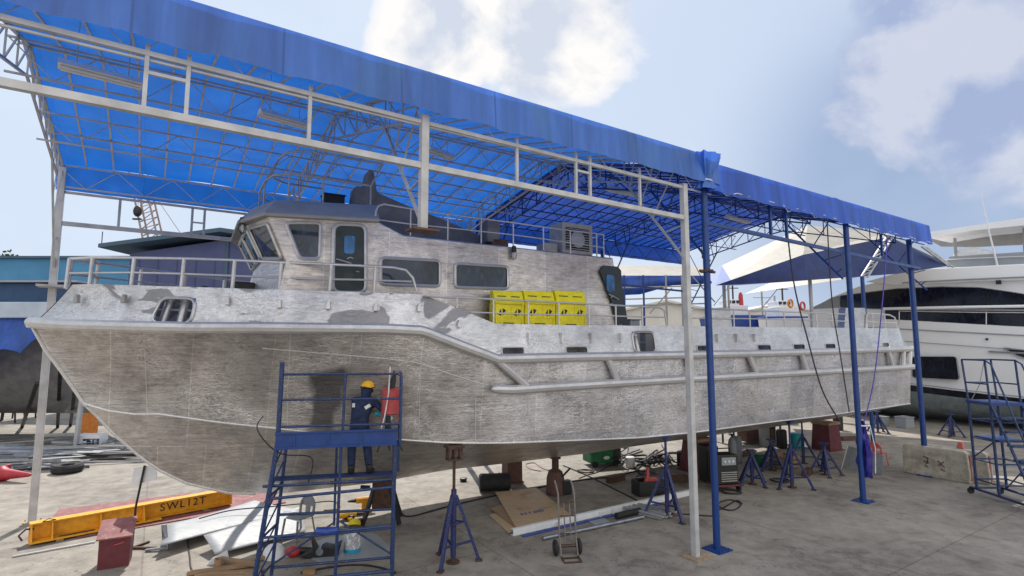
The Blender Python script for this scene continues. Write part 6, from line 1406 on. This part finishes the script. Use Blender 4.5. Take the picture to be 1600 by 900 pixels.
p = G(133, 690); t = thing('orange_panel', 'rusty orange panel standing upright behind the white carton', 'panel', p, .1); MB().prism([(-.4, 0, .1), (.4, .05, .12), (.45, .05, 1.35), (-.3, 0, 1.15)], (0, .05, 0)).build('panel_sheet', Mt['orange'], t, 0); MB().bar((-.3, .08, 0), (-.3, .08, 1.2), .06).bar((.35, .12, 0), (.35, .12, 1.2), .06).build('panel_frame', Mt['maroon'], t, 0)
p = G(117, 706); tag(MB().bar((0, 0, 0), (.08, .05, 2.3), .13).box((0, 0, .02), (.3, .3, .04)).build('grey_prop', Mt['grey_steel'], loc=p, smooth=0), 'grey steel upright prop beside the orange panel', 'prop')
# traffic cone on its side
p = G(2, 752); t = thing('traffic_cone', 'pinkish red traffic cone lying on its side at the left edge', 'traffic cone', p, -.12)
MB().lathe([(.25, 0), (.17, .12), (.06, .95), (.035, 1.0)], (0, 0, .22), 20, 'X').build('cone_body', Mt['cone'], t); o = MB().box((0, 0, .22), (.05, .5, .5)).build('cone_base', Mt['cone'], t, 0, bevel=.02)
# ------------------------------------------------------------------ buildings
def bpt(px, py, Y): return atY(px, py, Y)
t = thing('long_shed', 'long low teal painted shed with flat roof, far left', 'building', (-34, 60, 0)); a = bpt(-260, 404, 60); b = bpt(318, 446, 60)
bw_ = MB().box(((a.x+b.x)/2+34, 5, a.z/2), (b.x-a.x, 10, a.z)).build('wall', paint('teal_wall', (.06, .22, .40), .7, var=.15, scale=.25), t, 0)
MB().box(((a.x+b.x)/2+34, 5, a.z+.12), (b.x-a.x+.8, 10.8, .25)).build('roof', Mt['roofteal'], t, 0)
MB().box(((a.x+b.x)/2+34, -.03, 4.2+(538-447)/854*60), (b.x-a.x, .06, .4)).build('wall_band', Mt['bluetag'], bw_, 0)
for i in range(7): MB().box((a.x+34+3+i*5.8, -.04, 3), (3, .05, 3.4)).build('shutter', Mt['roofteal'], bw_, 0)
# gabled workshop
Yb = 40; gx = lambda px, py: bpt(px, py, Yb); e0, rg, e1 = gx(172, 391), gx(357, 367), gx(520, 391); ow = V((e0.x, Yb, 0))
t = thing('gabled_workshop', 'slate blue gabled workshop behind the bow rail', 'building', ow)
wl0 = gx(203, 400).x-ow.x; wr0 = e1.x-ow.x-1; rgx = rg.x-ow.x
wa = MB(); wa.prism([(wl0, 0, 0), (wr0, 0, 0), (wr0, 0, e1.z-.25), (rgx, 0, rg.z-.35), (wl0, 0, e0.z-.25)], (0, 22, 0)); wo = wa.build('wall', Mt['wallblue'], t, 0)
rf = MB(); rf.prism([(0, -1.2, e0.z), (rgx, -1.2, rg.z), (rgx, -1.2, rg.z+.3), (0, -1.2, e0.z+.28)], (0, 24, 0)); rf.prism([(rgx, -1.2, rg.z), (e1.x-ow.x, -1.2, e1.z), (e1.x-ow.x, -1.2, e1.z+.28), (rgx, -1.2, rg.z+.3)], (0, 24, 0)); rf.build('roof', Mt['roofteal'], t, 0)
MB().box((rgx, -.06, rg.z/2), (.25, .1, rg.z-1)).build('wall_rib', Mt['roofteal'], wo, 0)
for i in range(10): MB().box((lerp(wl0, wr0, (i+.5)/10), -.03, (e0.z-.4)/2), (.08, .05, e0.z-.6)).build('wall_rib', Mt['wallblue'], wo, 0)
MB().box((rgx-5, -.04, 2.4), (4, .06, 4.6)).build('roller_door', Mt['roofteal'], wo, 0)
p = bpt(165, 388, Yb); MB().cyl((.1, -1, e0.z+.2), (.1, -1, e0.z+1.2), .03).build('roof_pin', Mt['black'], t)
# crane boom
bq = [bpt(258, 376, 95), bpt(233, 312, 95)]; o = bpt(285, 460, 95); o.z = 0
t = thing('crawler_crane', 'distant lattice crane boom rising behind the workshop', 'crane', o)
c0, c1_ = V((0, 0, 2.5)), (bq[1]-o)+(bq[1]-bq[0])*.7; m = MB(); n = 26; wv_ = V((1.5, 0, .45))
for s in (-1, 1):
    for y in (-.8, .8): m.bar(c0+wv_*s+V((0, y, 0)), c1_+wv_*s*.7+V((0, y, 0)), .22)
for i in range(n):
    a, b = c0.lerp(c1_, i/n), c0.lerp(c1_, (i+1)/n); m.bar(a-wv_, b+wv_, .11); m.bar(a+wv_, a-wv_, .11)
m.build('boom', Mt['cranesteel'], t, 0); MB().tube([c1_, V((9, 2, 9)), V((4, 2, 3))], .05, 4).build('pendant_line', Mt['cranesteel'], t)
MB().box((2, 0, 1.6), (7, 4, 2.4)).box((2, 0, .5), (8, 5, 1)).build('crane_body', Mt['orange'], t, 0)
t = thing('crane_hook', 'small dark hook block hanging in the sky beside the crane boom', 'crane hook', bpt(215, 330, 60)); MB().sph((0, 0, 0), (.45, .4, .65)).box((0, 0, -.9), (.9, .3, .15)).build('block', Mt['black'], t); MB().tube([(0, 0, .6), (0, 0, 9)], .03, 4).build('wire', Mt['cranesteel'], t)
# distant trees
random.seed(21)
def tree(label, p, h, r_):
    t = thing('distant_tree', label, 'tree', p, 0, 'trees beyond the teal shed')
    tr = MB().tube([(0, 0, 0), (.1, 0, h*.4), (0, .1, h*.75)], [h*.03, h*.022, h*.008], 8)
    for k in range(6): a = k*1.05; tr.tube([(0, 0, h*(.4+.05*k)), (r_*.6*math.cos(a), r_*.6*math.sin(a), h*(.6+.05*k))], [h*.012, h*.004], 5)
    tr.build('trunk', Mt['trunk'], t); m = MB(); cl = [(random.gauss(0, r_*.5), random.gauss(0, r_*.5), h*random.uniform(.5, .98), random.uniform(.25, .5)*r_) for _ in range(16)]
    for i in range(900):
        c = random.choice(cl); d = V((random.gauss(0, 1), random.gauss(0, 1), random.gauss(0, .7))).normalized()*c[3]*random.uniform(.4, 1.05); q = V(c[:3])+d; s = random.uniform(.2, .5)
        a = V((random.gauss(0, 1), random.gauss(0, 1), random.gauss(0, 1))).normalized()*s; b = a.cross(V((random.gauss(0, 1), random.gauss(0, 1), 1))).normalized()*s*.6; m.add([q-a, q+b, q+a, q-b], [(0, 1, 2, 3)])
    m.build('crown', Mt['leaf'], t, 0)
for i, (px, py, Y, r_) in enumerate(((8, 404, 95, 3.4), (32, 400, 90, 2.6), (-22, 398, 96, 4), (318, 432, 120, 4))):
    p = atY(px, py, Y); tree(('distant bushy tree at the left edge above the teal shed', 'small distant tree above the teal shed, right one of the pair', 'distant tree left of the others, mostly out of frame', 'distant tree behind the workshop')[i], V((p.x, p.y, 0)), p.z, r_)
# ------------------------------------------------------------------ background right: white sheds, work boats, masts
def shed(label, px0, px1, pyt, Y, dep, mat='shedwhite', gable=0, band=None):
    a, b = atY(px0, pyt, Y), atY(px1, pyt, Y); o = V((a.x, Y, 0)); W = b.x-a.x; t = thing('white_shed', label, 'building', o)
    wo_ = MB().prism([(0, 0, 0), (W, 0, 0), (W, 0, a.z-gable), (W/2, 0, a.z), (0, 0, a.z-gable)] if gable else [(0, 0, 0), (W, 0, 0), (W, 0, a.z), (0, 0, a.z)], (0, dep, 0)).build('wall', Mt[mat], t, 0)
    if gable: MB().prism([(-.5, -.5, a.z-gable-.1), (W/2, -.5, a.z), (W/2, -.5, a.z+.25), (-.5, -.5, a.z-gable+.15)], (0, dep+1, 0)).prism([(W/2, -.5, a.z), (W+.5, -.5, a.z-gable-.1), (W+.5, -.5, a.z-gable+.15), (W/2, -.5, a.z+.25)], (0, dep+1, 0)).build('roof', Mt['shedwhite'], t, 0)
    else: MB().box((W/2, dep/2, a.z+.1), (W+.6, dep+.6, .2)).build('roof', Mt['gel_grey'], t, 0)
    for i in range(4): MB().box((W*(i+.5)/4, -.05, a.z*.35), (W/8, .08, a.z*.45)).build('opening', Mt['capgrey'], wo_, 0)
    return t
shed('white workshop shed with pale roof beyond the stern, between the posts', 962, 1118, 472, 62, 20, gable=1.2)
shed('pale building with cream roof beyond the blue canopy', 1105, 1330, 476, 75, 25, gable=2.2)
t = thing('covered_shelter', 'blue covered shelter with dark scaffolding behind the aft cabin door', 'shelter', atY(1010, 450, 36)*1.0)
t.location.z = 0; ox = t.location.copy(); q0, q1 = atY(958, 436, 36), atY(1110, 416, 36)
MB().grid([[V(atY(x, y, Yy))-ox for x, Yy in ((955, 36), (1000, 36), (1050, 36), (1112, 36))] for y, dy in ((431, 0),)]+[[V(atY(955, 462, 36))-ox, V(atY(1000, 460, 36))-ox, V(atY(1050, 446, 36))-ox, V(atY(1112, 443, 36))-ox]]).build('cover_sheet', Mt['tarp_blue'], t, 60, solid=.03)
MB().add([V(atY(950, 431, 36))-ox, V(atY(1112, 431, 36))-ox, V(atY(1100, 417, 44))-ox, V(atY(962, 414, 44))-ox], [(0, 1, 2, 3)]).build('roof_top', Mt['cream_sheet'], t, 0, solid=.04)
for x in (975, 1005, 1040, 1065, 1105): a = atY(x, 430, 36)-ox; MB().tube([(a.x, 0, 0), (a.x, 0, a.z)], .07, 6).build('pole', Mt['blue_steel'] if x < 1020 else Mt['capgrey'], t)
for y in (450, 468, 478): a, b = atY(960, y, 36)-ox, atY(1110, y-4, 36)-ox; MB().tube([a, b], .05, 6).build('scaffold_tube', Mt['capgrey'], t)
for x, y in ((1015, 490), (1082, 432)): MB().tube([V(atY(x, y, 36))-ox, V(atY(x+35, y-40 if y > 450 else y+40, 36))-ox], .045, 6).build('brace', Mt['capgrey'], t)
def workboat(label, px, py, Y, sc_, funnel=True):
    p = atY(px, py, Y); o = V((p.x, Y, 0)); t = thing('work_boat', label, 'boat', o); z0 = p.z
    MB().prism([(-3*sc_, 0, z0-2.2), (3*sc_, 0, z0-2.2), (3.4*sc_, 0, z0), (-3.6*sc_, 0, z0)], (0, 4, 0)).build('boat_hull', Mt['bluetag'], t, 0, bevel=.1)
    MB().box((0, 2, z0+.7*sc_), (3*sc_, 2.6, 1.4*sc_)).box((-.3*sc_, 2, z0+1.8*sc_), (1.6*sc_, 2, .9*sc_)).build('wheelhouse', Mt['white'], t, 0, bevel=.05)
    for k in range(3): MB().box((-.9*sc_+.6*sc_*k, .98 if True else 0, z0+1.9*sc_), (.4*sc_, .06, .4*sc_)).build('window', Mt['yglass'], t, 0)
    MB().tube([(.3*sc_, 2, z0+2*sc_), (.3*sc_, 2, z0+5*sc_)], .07, 6).bar((-.5*sc_, 2, z0+4*sc_), (1.1*sc_, 2, z0+4*sc_), .08).bar((.3*sc_, 2, z0+4.8*sc_), (-2.5*sc_, 2, z0+1.5*sc_), .05).build('mast', Mt['black'], t)
    if funnel: MB().lathe([(.35*sc_, 0), (.3*sc_, 1.6*sc_), (.12*sc_, 2*sc_)], (1.4*sc_, 2, z0+1.4*sc_), 12).build('funnel', Mt['red'], t)
    MB().box((0, 2, (z0-2.2)/2), (1.5, 1.5, z0-2.3)).build('cradle', Mt['black'], t, 0)
    return t
workboat('distant white and blue work boat with red funnel, between the posts', 1158, 492, 46, .62)
workboat('distant work boat with dark mast and life rings, right of the other', 1240, 494, 44, .6, False)
for i, (px, py) in enumerate(((1235, 474), (1254, 478))):
    p = atY(px, py, 43); tag(MB().tube([(.24*math.cos(a), 0, .30*math.sin(a)) for a in [k*.3927 for k in range(16)]], .08, 8, closed=True).build('life_ring', Mt['orange'] if i == 0 else Mt['softred'], loc=p, rz=.4), ('orange life ring on the distant work boat, larger one', 'red life ring on the distant work boat, smaller one')[i], 'life ring')
t = thing('green_mast', 'thin green lamp mast beyond the stern between the blue posts', 'mast', V((atY(1265, 440, 40).x, 40, 0))); MB().tube([(0, 0, 0), (0, 0, 9.2)], .1, 8).build('pole', Mt['green'], t); MB().box((0, 0, 9.1), (.7, .3, .15)).build('lamp_head', Mt['green'], t, 0)
for i, (px, pyt, Y) in enumerate(((1190, 455, 50), (1210, 462, 48), (1137, 430, 40))):
    p = atY(px, pyt, Y); t = thing('mast', ('distant thin mast beside the red funnel', 'distant thin mast with crossarm', 'dark post under the far canopy')[i], 'mast', V((p.x, Y, 0))); MB().tube([(0, 0, 0), (0, 0, p.z)], .08, 6).build('pole', Mt['capgrey'], t); MB().bar((-.8, 0, p.z-.6), (.8, 0, p.z-.6), .06).build('crossarm', Mt['capgrey'], t, 0)
# sailing line of far quay: low wall closing the yard
t = tag(MB().box((0, 0, .6), (420, 1.2, 1.2)).build('quay_wall', Mt['gel_grey'], loc=(0, 150, 0), smooth=0), 'low pale quay wall closing the yard far behind', 'wall')
